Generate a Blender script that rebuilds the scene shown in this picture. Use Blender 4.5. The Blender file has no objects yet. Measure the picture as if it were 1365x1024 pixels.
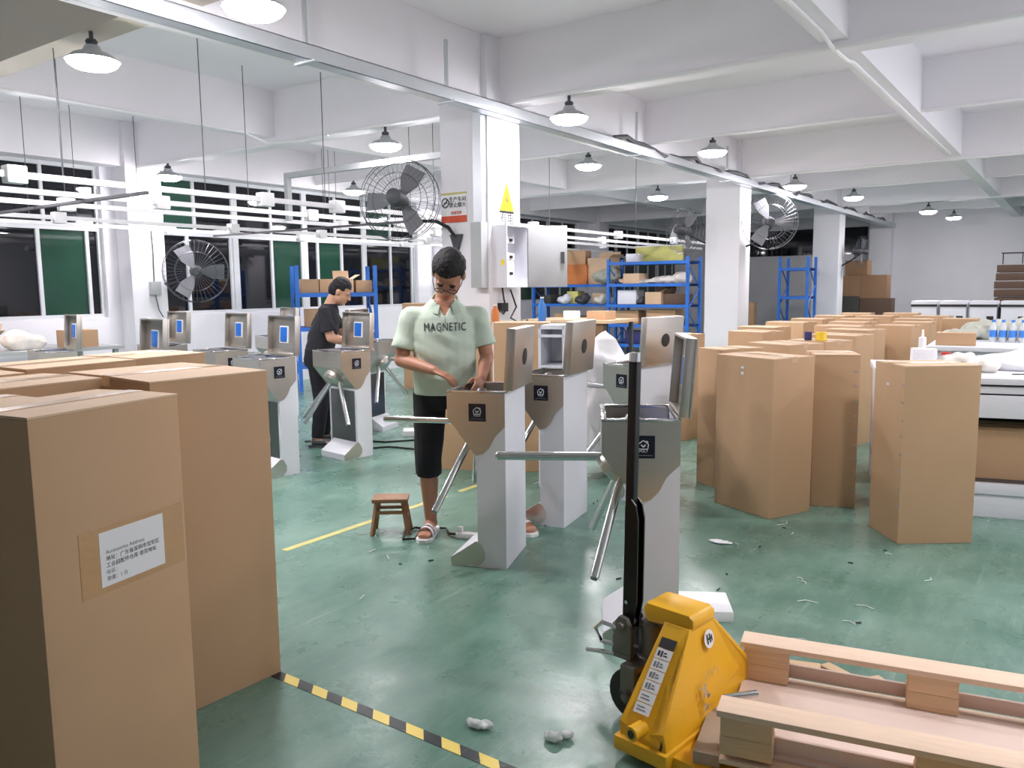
import bpy, bmesh, math, random
from mathutils import Vector, Matrix, Euler, noise

random.seed(7)
S = bpy.context.scene
C = S.collection
PI = math.pi

# ---------------------------------------------------------------- camera, world, exposure
CAM_F, CAM_P, CAM_R, CAM_Y, CAM_H = 1070.6, 0.11966, -0.01058, -0.6161, 1.5
fw = Vector((math.sin(CAM_Y) * math.cos(CAM_P), math.cos(CAM_Y) * math.cos(CAM_P), -math.sin(CAM_P)))
rt = Vector((math.cos(CAM_Y), -math.sin(CAM_Y), 0))
up = rt.cross(fw)
r2 = rt * math.cos(CAM_R) + up * math.sin(CAM_R)
u2 = up * math.cos(CAM_R) - rt * math.sin(CAM_R)
cd = bpy.data.cameras.new('camera')
cam = bpy.data.objects.new('camera', cd)
C.objects.link(cam)
cd.sensor_width = 36
cd.lens = CAM_F / 1365 * 36
cd.clip_start = 0.05
cam.matrix_world = Matrix(((r2.x, u2.x, -fw.x, 0), (r2.y, u2.y, -fw.y, 0), (r2.z, u2.z, -fw.z, CAM_H), (0, 0, 0, 1)))
S.camera = cam

w = bpy.data.worlds.new('night')
S.world = w
w.use_nodes = True
w.node_tree.nodes['Background'].inputs[0].default_value = (0.35, 0.42, 0.6, 1)
w.node_tree.nodes['Background'].inputs[1].default_value = 0.02
S.view_settings.view_transform = 'Standard'
S.view_settings.look = 'None'
S.view_settings.gamma = 1
S.view_settings.use_curve_mapping = False
S.view_settings.exposure = 1.5
LAMP_STRENGTH = 75.0

# ---------------------------------------------------------------- materials
def lin(c):
    return tuple((v / 12.92 if v <= 0.04045 else ((v + 0.055) / 1.055) ** 2.4) for v in (x / 255 for x in c))

def mat(name, rgb, rough=0.6, metal=0.0, var=0.0, scale=6.0, bump=0.0, bscale=60.0, stretch=None, emit=0, trans=0.0, coat=0.0, spec=None, ior=None):
    m = bpy.data.materials.new(name)
    m.use_nodes = True
    nt = m.node_tree
    b = nt.nodes['Principled BSDF']
    col = lin(rgb)
    b.inputs['Base Color'].default_value = (*col, 1)
    b.inputs['Roughness'].default_value = rough
    b.inputs['Metallic'].default_value = metal
    if trans: b.inputs['Transmission Weight'].default_value = trans
    if coat:
        b.inputs['Coat Weight'].default_value = coat
        b.inputs['Coat Roughness'].default_value = 0.15
    if spec is not None: b.inputs['Specular IOR Level'].default_value = spec
    if ior: b.inputs['IOR'].default_value = ior
    if emit:
        b.inputs['Emission Color'].default_value = (*col, 1)
        b.inputs['Emission Strength'].default_value = emit
    if var or bump:
        tc = nt.nodes.new('ShaderNodeTexCoord')
        mp = nt.nodes.new('ShaderNodeMapping')
        nt.links.new(tc.outputs['Object'], mp.inputs[0])
        if stretch: mp.inputs['Scale'].default_value = stretch
    if var:
        n = nt.nodes.new('ShaderNodeTexNoise')
        n.inputs['Scale'].default_value = scale
        n.inputs['Detail'].default_value = 5
        nt.links.new(mp.outputs[0], n.inputs['Vector'])
        mx = nt.nodes.new('ShaderNodeMix')
        mx.data_type = 'RGBA'
        mx.inputs['A'].default_value = (*[max(0, v * (1 - var)) for v in col], 1)
        mx.inputs['B'].default_value = (*[min(1, v * (1 + var)) for v in col], 1)
        nt.links.new(n.outputs['Fac'], mx.inputs['Factor'])
        nt.links.new(mx.outputs['Result'], b.inputs['Base Color'])
    if bump:
        n2 = nt.nodes.new('ShaderNodeTexNoise')
        n2.inputs['Scale'].default_value = bscale
        nt.links.new(mp.outputs[0], n2.inputs['Vector'])
        bp = nt.nodes.new('ShaderNodeBump')
        bp.inputs['Strength'].default_value = bump
        bp.inputs['Distance'].default_value = 0.01
        nt.links.new(n2.outputs['Fac'], bp.inputs['Height'])
        nt.links.new(bp.outputs[0], b.inputs['Normal'])
    return m

M = {}
M['paint'] = mat('white_paint', (234, 233, 239), 0.75, var=0.05, scale=1.5)
M['ceil'] = mat('ceiling_paint', (242, 240, 245), 0.8, var=0.03, scale=1.0)
M['beige'] = mat('old_beige_paint', (214, 203, 192), 0.8, var=0.05, scale=1.0)
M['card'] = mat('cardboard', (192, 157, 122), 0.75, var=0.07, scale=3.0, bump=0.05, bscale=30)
M['card2'] = mat('cardboard_pale_lit_tops', (214, 184, 152), 0.75, var=0.07, scale=3.0)
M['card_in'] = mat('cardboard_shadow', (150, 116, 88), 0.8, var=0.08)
M['card_or'] = mat('cardboard_orange', (205, 125, 70), 0.75, var=0.08)
M['cleartape'] = mat('clear_packing_tape', (190, 153, 114), 0.22, var=0.08, scale=12, bump=.2, bscale=30)
M['tape'] = mat('packing_tape', (208, 175, 138), 0.2, var=0.05, scale=4)
M['steel'] = mat('brushed_steel', (206, 201, 194), 0.34, metal=1.0, var=0.06, scale=4, stretch=(1, 1, 30))
M['steel_d'] = mat('dark_steel', (120, 118, 118), 0.3, metal=1.0, var=0.08, scale=4)
M['chrome'] = mat('polished_steel', (215, 215, 215), 0.12, metal=1.0)
M['galv'] = mat('galvanised_steel', (205, 210, 215), 0.38, metal=0.85, var=0.08, scale=5)
M['wmetal'] = mat('white_powder_coat', (226, 228, 236), 0.4, var=0.02)
M['greym'] = mat('grey_enamel', (176, 180, 182), 0.45, var=0.04)
M['dgrey'] = mat('dark_grey_metal', (70, 72, 76), 0.5, var=0.1)
M['black'] = mat('black_plastic', (22, 22, 25), 0.45)
M['blackgloss'] = mat('black_enamel', (20, 19, 22), 0.3, var=0.2)
M['logo'] = mat('logo_dark', (22, 26, 42), 0.25)
M['white'] = mat('white_plastic', (238, 238, 240), 0.45)
M['wprint'] = mat('white_print', (228, 230, 238), 0.5)
M['print'] = mat('black_print', (40, 42, 48), 0.6)
M['gprint'] = mat('grey_print', (120, 122, 130), 0.6)
M['blue'] = mat('blue_rack_paint', (44, 112, 205), 0.45, var=0.08)
M['cardblue'] = mat('blue_reader', (30, 110, 205), 0.3, var=0.25, scale=40)
M['paper'] = mat('white_paper', (228, 228, 230), 0.6, var=0.02)
M['yellow'] = mat('yellow_enamel', (238, 180, 38), 0.38, var=0.07, scale=5, bump=0.03, bscale=20)
M['sign_y'] = mat('warning_yellow', (250, 225, 20), 0.5)
M['red'] = mat('red_print', (214, 84, 54), 0.5)
M['redp'] = mat('red_plastic', (200, 50, 50), 0.4)
M['yelp'] = mat('yellow_plastic', (240, 205, 60), 0.4)
M['bluep'] = mat('blue_plastic', (60, 130, 215), 0.3)
M['navy'] = mat('navy_plastic', (50, 50, 110), 0.4)
M['olive'] = mat('olive_frame', (206, 204, 120), 0.5, var=0.2)
M['brownd'] = mat('dark_brown_board', (96, 76, 62), 0.75, var=0.15, scale=4)
M['darkboard'] = mat('dark_board', (66, 66, 62), 0.7, var=0.1)
M['wood'] = mat('stool_wood', (150, 112, 82), 0.5, var=0.2, scale=5, stretch=(1, 1, 6))
M['pine'] = mat('pine_plank', (226, 200, 176), 0.65, var=0.12, scale=5, stretch=(1.2, 14, 14))
M['pineend'] = mat('pine_block', (216, 184, 148), 0.7, var=0.2, scale=4, stretch=(1, 1, 22))
M['ply'] = mat('plywood', (230, 208, 196), 0.6, var=0.06, scale=3, stretch=(1, 6, 1))
M['plyd'] = mat('plywood_edge', (176, 156, 136), 0.7, var=0.1, scale=5)
M['skin'] = mat('skin', (182, 128, 102), 0.5, var=0.05, scale=10)
M['skin2'] = mat('skin_pale', (208, 160, 132), 0.5, var=0.05, scale=10)
M['shirt'] = mat('pale_green_cotton', (200, 216, 200), 0.85, var=0.05, scale=8, bump=0.15, bscale=9)
M['collar'] = mat('pale_green_rib', (180, 198, 180), 0.85, var=0.05)
M['shorts'] = mat('black_cotton', (22, 22, 30), 0.85, var=0.2, bump=0.15, bscale=8)
M['tee'] = mat('black_tee', (36, 37, 44), 0.85, var=0.2, bump=0.15, bscale=8)
M['hair'] = mat('black_hair', (20, 18, 22), 0.7, var=0.3, scale=60, bump=0.5, bscale=120)
M['lens'] = mat('lens_glass', (235, 238, 240), 0.05, trans=1.0, ior=1.1)
M['rubber'] = mat('dark_rubber', (38, 36, 36), 0.6)
M['clear'] = mat('clear_film', (235, 240, 240), 0.25, trans=0.45, bump=0.5, bscale=25, ior=1.2)
M['foam'] = mat('white_foam', (235, 236, 238), 0.75, bump=0.1, bscale=40)
M['cloth'] = mat('white_cloth', (226, 222, 214), 0.85, var=0.06, bump=0.3, bscale=14)
M['clothgrey'] = mat('grey_green_bag', (176, 178, 166), 0.6, var=0.15, bump=0.3, bscale=14)
M['castiron'] = mat('grey_cast_metal', (120, 118, 114), 0.45, metal=0.6, var=0.2)
M['cage'] = mat('fan_cage_wire', (96, 98, 104), 0.4, metal=0.6)
M['night'] = mat('night_glass', (14, 16, 22), 0.04, spec=0.6)
M['nightg'] = mat('green_lit_glass', (30, 66, 52), 0.06, spec=0.6, var=0.35, scale=2)  # opaque pane; lit greenery outside is painted in as its green colour
M['bluefilm'] = mat('bluish_film', (120, 150, 205), 0.3, var=0.5, scale=12)
M['alu'] = mat('window_aluminium', (206, 210, 214), 0.45, var=0.03)
M['blade'] = mat('fan_blade', (120, 122, 128), 0.4)

mg = bpy.data.materials.new('lamp_glow')
mg.use_nodes = True
nt = mg.node_tree
nt.nodes.remove(nt.nodes['Principled BSDF'])
em = nt.nodes.new('ShaderNodeEmission')
em.inputs[0].default_value = (1.0, 0.94, 0.975, 1)
em.inputs[1].default_value = LAMP_STRENGTH
nt.links.new(em.outputs[0], nt.nodes['Material Output'].inputs[0])
M['glow'] = mg

def floor_material():
    m = bpy.data.materials.new('green_epoxy_floor')
    m.use_nodes = True
    nt = m.node_tree
    b = nt.nodes['Principled BSDF']
    tc = nt.nodes.new('ShaderNodeTexCoord')
    def nz(scale, detail, rough=0.6, stretch=None):
        n = nt.nodes.new('ShaderNodeTexNoise')
        n.inputs['Scale'].default_value = scale
        n.inputs['Detail'].default_value = detail
        n.inputs['Roughness'].default_value = rough
        if stretch:
            mp = nt.nodes.new('ShaderNodeMapping')
            mp.inputs['Scale'].default_value = stretch
            mp.inputs['Rotation'].default_value = (0, 0, 0.5)
            nt.links.new(tc.outputs['Object'], mp.inputs[0])
            nt.links.new(mp.outputs[0], n.inputs['Vector'])
        else:
            nt.links.new(tc.outputs['Object'], n.inputs['Vector'])
        return n
    def ramp(src, p0, p1, c0, c1):
        r = nt.nodes.new('ShaderNodeValToRGB')
        r.color_ramp.elements[0].position = p0
        r.color_ramp.elements[1].position = p1
        r.color_ramp.elements[0].color = (*c0, 1)
        r.color_ramp.elements[1].color = (*c1, 1)
        nt.links.new(src, r.inputs[0])
        return r
    base = ramp(nz(1.1, 6).outputs['Fac'], 0.35, 0.68, lin((76, 117, 102)), lin((118, 151, 138)))
    scuff = ramp(nz(9.0, 10, 0.82, (1, 0.3, 1)).outputs['Fac'], 0.46, 0.86, (0, 0, 0), (1, 1, 1))
    mix = nt.nodes.new('ShaderNodeMix')
    mix.data_type = 'RGBA'
    mix.inputs['B'].default_value = (*lin((158, 184, 172)), 1)
    nt.links.new(base.outputs[0], mix.inputs['A'])
    sm = nt.nodes.new('ShaderNodeMath')
    sm.operation = 'MULTIPLY'
    sm.inputs[1].default_value = 0.55
    nt.links.new(scuff.outputs[0], sm.inputs[0])
    nt.links.new(sm.outputs[0], mix.inputs['Factor'])
    scr = ramp(nz(16.0, 6, 0.7, (1, 0.06, 1)).outputs['Fac'], 0.6, 0.74, (0, 0, 0), (0.5, 0.5, 0.5))
    m3 = nt.nodes.new('ShaderNodeMix'); m3.data_type = 'RGBA'
    m3.inputs['B'].default_value = (*lin((176, 196, 186)), 1)
    nt.links.new(mix.outputs['Result'], m3.inputs['A']); nt.links.new(scr.outputs[0], m3.inputs['Factor'])
    nt.links.new(m3.outputs['Result'], b.inputs['Base Color'])
    rr = ramp(nz(3.0, 5).outputs['Fac'], 0.3, 0.7, (0.2,) * 3, (0.42,) * 3)
    nt.links.new(rr.outputs[0], b.inputs['Roughness'])
    bp = nt.nodes.new('ShaderNodeBump')
    bp.inputs['Strength'].default_value = 0.18
    bp.inputs['Distance'].default_value = 0.006
    nt.links.new(nz(22, 4).outputs['Fac'], bp.inputs['Height'])
    nt.links.new(bp.outputs[0], b.inputs['Normal'])
    b.inputs['Specular IOR Level'].default_value = 0.55
    return m
M['floor'] = floor_material()

def stripe_material():
    m = bpy.data.materials.new('hazard_stripe')
    m.use_nodes = True
    nt = m.node_tree
    b = nt.nodes['Principled BSDF']
    b.inputs['Roughness'].default_value = 0.4
    tc = nt.nodes.new('ShaderNodeTexCoord')
    sp = nt.nodes.new('ShaderNodeSeparateXYZ')
    nt.links.new(tc.outputs['Object'], sp.inputs[0])
    a = nt.nodes.new('ShaderNodeMath'); a.operation = 'MULTIPLY_ADD'
    a.inputs[1].default_value = 0.9
    nt.links.new(sp.outputs['Y'], a.inputs[0]); nt.links.new(sp.outputs['X'], a.inputs[2])
    d = nt.nodes.new('ShaderNodeMath'); d.operation = 'DIVIDE'; d.inputs[1].default_value = 0.159
    e = nt.nodes.new('ShaderNodeMath'); e.operation = 'ADD'; e.inputs[1].default_value = 2.446 + .0795
    nt.links.new(a.outputs[0], e.inputs[0]); nt.links.new(e.outputs[0], d.inputs[0])
    f = nt.nodes.new('ShaderNodeMath'); f.operation = 'FRACT'
    nt.links.new(d.outputs[0], f.inputs[0])
    g = nt.nodes.new('ShaderNodeMath'); g.operation = 'GREATER_THAN'; g.inputs[1].default_value = 0.5
    nt.links.new(f.outputs[0], g.inputs[0])
    n = nt.nodes.new('ShaderNodeTexNoise'); n.inputs['Scale'].default_value = 26; n.inputs['Detail'].default_value = 6
    nt.links.new(tc.outputs['Object'], n.inputs['Vector'])
    r = nt.nodes.new('ShaderNodeValToRGB')
    r.color_ramp.elements[0].position = 0.6; r.color_ramp.elements[1].position = 0.75
    r.color_ramp.elements[0].color = (0, 0, 0, 1)
    nt.links.new(n.outputs['Fac'], r.inputs[0])
    mx = nt.nodes.new('ShaderNodeMix'); mx.data_type = 'RGBA'
    mx.inputs['A'].default_value = (*lin((40, 46, 48)), 1)
    mx.inputs['B'].default_value = (*lin((238, 214, 110)), 1)
    nt.links.new(g.outputs[0], mx.inputs['Factor'])
    m2 = nt.nodes.new('ShaderNodeMix'); m2.data_type = 'RGBA'
    m2.inputs['B'].default_value = (*lin((150, 160, 156)), 1)
    nt.links.new(mx.outputs['Result'], m2.inputs['A'])
    k = nt.nodes.new('ShaderNodeMath'); k.operation = 'MULTIPLY'; k.inputs[1].default_value = 0.4
    nt.links.new(r.outputs[0], k.inputs[0]); nt.links.new(k.outputs[0], m2.inputs['Factor'])
    nt.links.new(m2.outputs['Result'], b.inputs['Base Color'])
    return m
M['stripe'] = stripe_material()
M['oldtape'] = mat('worn_yellow_tape', (196, 190, 120), 0.6, var=0.35, scale=9)

# ---------------------------------------------------------------- mesh helpers
class MB:
    """collects shapes in one bmesh; build() links ONE mesh object"""
    def __init__(s):
        s.bm = bmesh.new()
        s.T = Matrix.Identity(4)
    def v(s, p):
        return s.bm.verts.new(s.T @ Vector(p))
    def face(s, vs):
        try:
            s.bm.faces.new(vs)
        except ValueError:
            pass
    def box(s, x0, x1, y0, y1, z0, z1):
        p = [s.v((x, y, z)) for z in (z0, z1) for x, y in ((x0, y0), (x1, y0), (x1, y1), (x0, y1))]
        for f in ((3, 2, 1, 0), (4, 5, 6, 7), (0, 1, 5, 4), (1, 2, 6, 5), (2, 3, 7, 6), (3, 0, 4, 7)):
            s.face([p[i] for i in f])
        return s
    def prism(s, pts, a0, a1, axis='y'):
        """polygon extruded along an axis; pts are the two other coordinates in order (xz for y, yz for x, xy for z)"""
        def mk(p, a):
            return {'y': (p[0], a, p[1]), 'x': (a, p[0], p[1]), 'z': (p[0], p[1], a)}[axis]
        A = [s.v(mk(p, a0)) for p in pts]
        B = [s.v(mk(p, a1)) for p in pts]
        n = len(pts)
        s.face(A); s.face(B[::-1])
        for i in range(n):
            s.face([A[i], B[i], B[(i + 1) % n], A[(i + 1) % n]])
        return s
    def tube(s, pts, r, n=8, cap=True):
        pts = [Vector(p) for p in pts]
        rr = r if isinstance(r, (list, tuple)) else [r] * len(pts)
        rings = []
        t0 = (pts[1] - pts[0]).normalized()
        ref = Vector((0, 0, 1)) if abs(t0.z) < 0.9 else Vector((1, 0, 0))
        for i, p in enumerate(pts):
            t = (pts[min(i + 1, len(pts) - 1)] - pts[max(i - 1, 0)]).normalized()
            a = t.cross(ref)
            if a.length < 1e-4: a = t.orthogonal()
            a.normalize()
            b = t.cross(a)
            rings.append([s.v(p + (a * math.cos(q) + b * math.sin(q)) * rr[i]) for q in (2 * PI * k / n for k in range(n))])
        for A, B in zip(rings, rings[1:]):
            for k in range(n):
                s.face([A[k], A[(k + 1) % n], B[(k + 1) % n], B[k]])
        if cap:
            s.face(rings[0][::-1]); s.face(rings[-1])
        return s
    def lathe(s, prof, n=20, c=(0, 0, 0), cap=True):
        """prof: (radius, z)"""
        rings = []
        for r, z in prof:
            rings.append([s.v((c[0] + r * math.cos(2 * PI * k / n), c[1] + r * math.sin(2 * PI * k / n), c[2] + z)) for k in range(n)] if r > 1e-6
                         else [s.v((c[0], c[1], c[2] + z))])
        for A, B in zip(rings, rings[1:]):
            for k in range(n):
                a = [A[0]] if len(A) == 1 else [A[k], A[(k + 1) % n]]
                b = [B[0]] if len(B) == 1 else [B[(k + 1) % n], B[k]]
                s.face(a + b)
        if cap:
            if len(rings[0]) > 1: s.face(rings[0][::-1])
            if len(rings[-1]) > 1: s.face(rings[-1])
        return s
    def loft(s, rings, n=16, cap=True):
        """rings: (centre, half-vector a, half-vector b)"""
        R = []
        for c, a, b in rings:
            c, a, b = Vector(c), Vector(a), Vector(b)
            R.append([s.v(c + a * math.cos(q) + b * math.sin(q)) for q in (2 * PI * k / n for k in range(n))])
        for A, B in zip(R, R[1:]):
            for k in range(n):
                s.face([A[k], A[(k + 1) % n], B[(k + 1) % n], B[k]])
        if cap:
            s.face(R[0][::-1]); s.face(R[-1])
        return s
    def ell(s, c, r, n=14, rot=None):
        old = s.T
        s.T = old @ Matrix.Translation(c) @ ((rot or Matrix.Identity(3)).to_4x4()) @ Matrix.Diagonal((*r, 1))
        s.lathe([(math.cos(a), math.sin(a)) for a in [(-0.5 + k / (n // 2)) * PI for k in range(n // 2 + 1)]], n)
        s.T = old
        return s
    def cap(s, p0, p1, r0, r1, n=12):
        p0, p1 = Vector(p0), Vector(p1)
        d = (p1 - p0).normalized()
        pts, rr = [], []
        for a in (-80, -55, -25): 
            pts.append(p0 + d * r0 * math.sin(math.radians(a))); rr.append(r0 * math.cos(math.radians(a)))
        pts += [p0, p1]; rr += [r0, r1]
        for a in (25, 55, 80):
            pts.append(p1 + d * r1 * math.sin(math.radians(a))); rr.append(r1 * math.cos(math.radians(a)))
        return s.tube(pts, rr, n)
    def mesh(s, name, smooth=30, bevel=0.0):
        bmesh.ops.recalc_face_normals(s.bm, faces=s.bm.faces)
        if bevel:
            ed = [e for e in s.bm.edges if len(e.link_faces) == 2 and e.calc_face_angle(0) > 0.6]
            bmesh.ops.bevel(s.bm, geom=ed, offset=bevel, segments=2, profile=0.6, affect='EDGES', clamp_overlap=True)
        me = bpy.data.meshes.new(name)
        s.bm.to_mesh(me)
        s.bm.free()
        if smooth:
            me.shade_smooth()
            me.set_sharp_from_angle(angle=math.radians(smooth))
        return me
    def build(s, name, material, parent=None, smooth=30, bevel=0.0, loc=None, rot=None):
        return link(name, s.mesh(name, smooth, bevel), material, parent, loc, rot)

def link(name, me, material, parent=None, loc=None, rot=None):
    if material and not me.materials: me.materials.append(material)
    o = bpy.data.objects.new(name, me)
    C.objects.link(o)
    if parent: o.parent = parent
    if loc: o.location = loc
    if rot: o.rotation_euler = rot
    return o

def tag(o, label=None, cat=None, group=None, kind=None):
    if label: o['label'] = label
    if cat: o['category'] = cat
    if group: o['group'] = group
    if kind: o['kind'] = kind
    return o

def thing(name, label, cat, loc=(0, 0, 0), rz=0.0, group=None):
    o = bpy.data.objects.new(name, None)
    o.empty_display_size = 0.1
    C.objects.link(o)
    o.location = loc
    o.rotation_euler = (0, 0, rz)
    return tag(o, label, cat, group)

def struct(name, mb, m, **k):
    return tag(mb.build(name, m, **k), kind='structure')

def copy_tree(o, parent=None, skip=()):
    c = o.copy()
    C.objects.link(c)
    c.parent = parent
    for ch in list(o.children):
        if ch.name.split('.')[0] not in skip:
            copy_tree(ch, c, skip)
    return c

def text_mesh(name, body, size, m, parent, mtx, depth=0.0008, bold=0.0):
    cu = bpy.data.curves.new(name, 'FONT')
    cu.body = body
    cu.size = size
    cu.align_x = 'CENTER'; cu.align_y = 'CENTER'
    cu.extrude = depth
    cu.resolution_u = 3
    cu.offset = bold
    if name == 'shirt_lettering': cu.space_character = 1.12
    t = bpy.data.objects.new(name, cu)
    C.objects.link(t)
    dg = bpy.context.evaluated_depsgraph_get()
    me = bpy.data.meshes.new_from_object(t.evaluated_get(dg))
    bpy.data.objects.remove(t)
    bpy.data.curves.remove(cu)
    me.transform(mtx)
    me.materials.clear()
    return link(name, me, m, parent)

def remesh(mb, name, m, parent, voxel=0.01, smooth=3, noise_amp=0.0, noise_scale=8.0, warp=None):
    me0 = mb.mesh(name, 0)
    o = bpy.data.objects.new(name, me0)
    C.objects.link(o)
    r = o.modifiers.new('r', 'REMESH'); r.mode = 'VOXEL'; r.voxel_size = voxel
    if smooth:
        k = o.modifiers.new('s', 'SMOOTH'); k.iterations = smooth; k.factor = 0.5
    dg = bpy.context.evaluated_depsgraph_get()
    me = bpy.data.meshes.new_from_object(o.evaluated_get(dg))
    bpy.data.objects.remove(o)
    bpy.data.meshes.remove(me0)
    me.materials.clear()
    me.name = name
    if noise_amp:
        for v in me.vertices:
            v.co += v.normal * noise.noise(v.co * noise_scale) * noise_amp
    if warp:
        for v in me.vertices:
            v.co = warp(v.co)
    me.shade_smooth()
    return link(name, me, m, parent)

FACE_FRONT = Matrix(((1, 0, 0, 0), (0, 0, -1, 0), (0, 1, 0, 0), (0, 0, 0, 1)))   # text in the xz plane, read from -y
FACE_RIGHT = Matrix(((0, 0, 1, 0), (1, 0, 0, 0), (0, 1, 0, 0), (0, 0, 0, 1)))    # text in the yz plane, read from +x
def T(x, y, z): return Matrix.Translation((x, y, z))

# ================================================================ THE ROOM
X0, X1, Y0, Y1, ZC = -10.6, 4.6, -4.5, 24.6, 3.7
struct('floor', MB().box(X0 - .3, X1, Y0, Y1, -0.2, 0), M['floor'], smooth=0)
struct('ceiling', MB().box(X0 - .3, X1, Y0, Y1, ZC, ZC + .2), M['ceil'], smooth=0)
struct('wall_far', MB().box(X0 - .3, X1, Y1, Y1 + .2, 0, ZC), M['paint'], smooth=0)
struct('wall_back', MB().box(X0 - .3, X1, Y0 - .2, Y0, 0, ZC), M['paint'], smooth=0)
struct('wall_right', MB().box(X1, X1 + .2, Y0, Y1, 0, ZC), M['paint'], smooth=0)
# window wall with openings (sill 1.16, head 3.13)
bays = [(-4.3, -0.5), (0.0, 5.68), (6.4, 11.85), (12.6, 18.0), (18.8, 24.2)]
mb = MB()
mb.box(X0 - .3, X0, Y0, Y1, 0, 1.16)
mb.box(X0 - .3, X0, Y0, Y1, 3.13, ZC)
edges = [Y0] + [v for b in bays for v in b] + [Y1]
for a, b in zip(edges[0::2], edges[1::2]):
    mb.box(X0 - .3, X0, a, b, 1.16, 3.13)
struct('wall_left', mb, M['paint'], smooth=0)
wn = 0
pane_mats = [M['night'], M['nightg'], M['night'], M['night']]
for bi, (a, b) in enumerate(bays):
    n = max(1, round((b - a) / 1.4))
    for k in range(n):
        wn += 1
        u0, u1 = a + (b - a) * k / n, a + (b - a) * (k + 1) / n
        x = X0 - .1
        wt = tag(thing('window_%d' % wn, None, None, (0, 0, 0)), kind='structure')
        f = MB()
        for p, q in ((u0, u0 + .05), (u1 - .05, u1)): f.box(x - .03, x + .04, p, q, 1.16, 3.13)
        for p, q in ((1.16, 1.21), (3.08, 3.13)): f.box(x - .03, x + .04, u0 + .05, u1 - .05, p, q)
        f.build('window_frame', M['alu'], wt)
        MB().box(x - .03, x + .04, u0 + .05, u1 - .05, 2.29, 2.35).build('transom', M['alu'], wt)
        fr = [((.43, .87), 1), ((.38, .86), 2), ((.5, .92), 0), ((.4, .8), 1)][wn % 4] if bi != 2 else {0: ((.4, .94), 3), 1: ((.5, .95), 1), 2: ((.2, .6), 1), 3: ((.5, .93), 3)}[k]
        if bi == 1 and k == 3: fr = ((.44, .87), 1)
        us = [u0 + .05] + [u0 + (u1 - u0) * q for q in fr[0]] + [u1 - .05]
        for um in us[1:-1]:
            MB().box(x - .025, x + .035, um - .022, um + .022, 1.21, 2.29).build('mullion', M['alu'], wt)
        MB().box(x - .025, x + .035, (u0 + u1) / 2 - .02, (u0 + u1) / 2 + .02, 2.35, 3.08).build('mullion', M['alu'], wt)
        pn = [(us[0], us[1] - .022, 1.21, 2.29), (us[1] + .022, us[2] - .022, 1.21, 2.29), (us[2] + .022, us[3], 1.21, 2.29),
              (u0 + .05, (u0 + u1) / 2 - .02, 2.35, 3.08), ((u0 + u1) / 2 + .02, u1 - .05, 2.35, 3.08)]
        for i, (p, q, z0, z1) in enumerate(pn):
            MB().box(x - .006, x + .002, p, q, z0, z1).build('pane', M['nightg'] if i == fr[1] else M['night'], wt, smooth=0)
# dark opening in the far wall, left of the last column
mb = MB()
for a, b in ((-10.2, -8.2), (-8.0, -6.1)):
    pass
mb.box(-9.8, -5.05, Y1 - .03, Y1 - .005, 2.35, 3.1)
o = struct('window_%d' % (wn + 1), mb, M['night'], smooth=0)

# beams
def beam(n, x0, x1, y0, y1, zb, m='ceil'):
    struct('trim_%d' % n, MB().box(x0, x1, y0, y1, zb, ZC), M[m], smooth=0)
beam(1, -4.86, -4.44, Y0, Y1, 3.15)
beam(2, -7.68, -7.5, Y0, Y1, 3.2)
beam(3, -1.6, -1.42, Y0, Y1, 3.17)
beam(4, 1.35, 1.75, Y0, Y1, 3.15)
for i, (y, wd, zb) in enumerate(((-.2, .3, 3.15), (2.98, .2, 3.2), (6.2, .3, 3.15), (9.2, .2, 3.22), (12.5, .3, 3.15), (15.5, .2, 3.22), (18.7, .3, 3.15), (21.8, .2, 3.22))):
    beam(5 + i, X0, X1, y - wd / 2, y + wd / 2, zb, 'beige' if i < 2 else 'ceil')
beam(13, X0, X0 + .25, Y0, Y1, 3.13)

# columns
cn = 20
def column(x0, x1, y0, y1, name):
    struct(name, MB().box(x0, x1, y0, y1, 0, ZC), M['paint'], bevel=.012)
for i, y in enumerate((-.35, 5.85, 12.3, 18.5, 24.2)):
    column(-4.93, -4.38, y, y + .5, 'trim_%d' % (20 + i))
    column(X0, X0 + .32, y, y + .5, 'trim_%d' % (30 + i))
for i, y in enumerate((-.35, 12.3, 18.5)):
    column(1.3, 1.85, y, y + .5, 'trim_%d' % (40 + i))

# white conduits clipped under the beams
def conduit(n, pts, r=.016):
    struct('trim_%d' % n, MB().tube(pts, r, 8), M['white'])
conduit(50, [(-4.3, 6.03, 3.13), (-1.7, 6.03, 3.13), (-1.55, 6.03, 3.13), (1.3, 6.03, 3.13), (4.5, 6.03, 3.13)], .022)
conduit(51, [(-4.4, 9.08, 3.2), (4.5, 9.08, 3.2)])
conduit(52, [(-4.4, 12.33, 3.13), (4.5, 12.33, 3.13)])
conduit(53, [(-1.51, 1.0, 3.15), (-1.51, 5.7, 3.15), (-1.51, 5.95, 3.12), (-1.51, 6.4, 3.12), (-1.51, 6.6, 3.15), (-1.51, 12, 3.15)], .014)
conduit(54, [(-10.3, 6.03, 3.13), (-4.95, 6.03, 3.13)], .02)
conduit(55, [(-7.48, 1.0, 3.19), (-7.48, 5.6, 3.19), (-7.4, 5.85, 3.1), (-7.0, 6.0, 3.1), (-6.6, 6.02, 3.12)], .016)
conduit(56, [(-10.3, 9.08, 3.2), (-4.95, 9.08, 3.2)])
conduit(57, [(-4.4, 15.38, 3.2), (4.5, 15.38, 3.2)])

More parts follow.
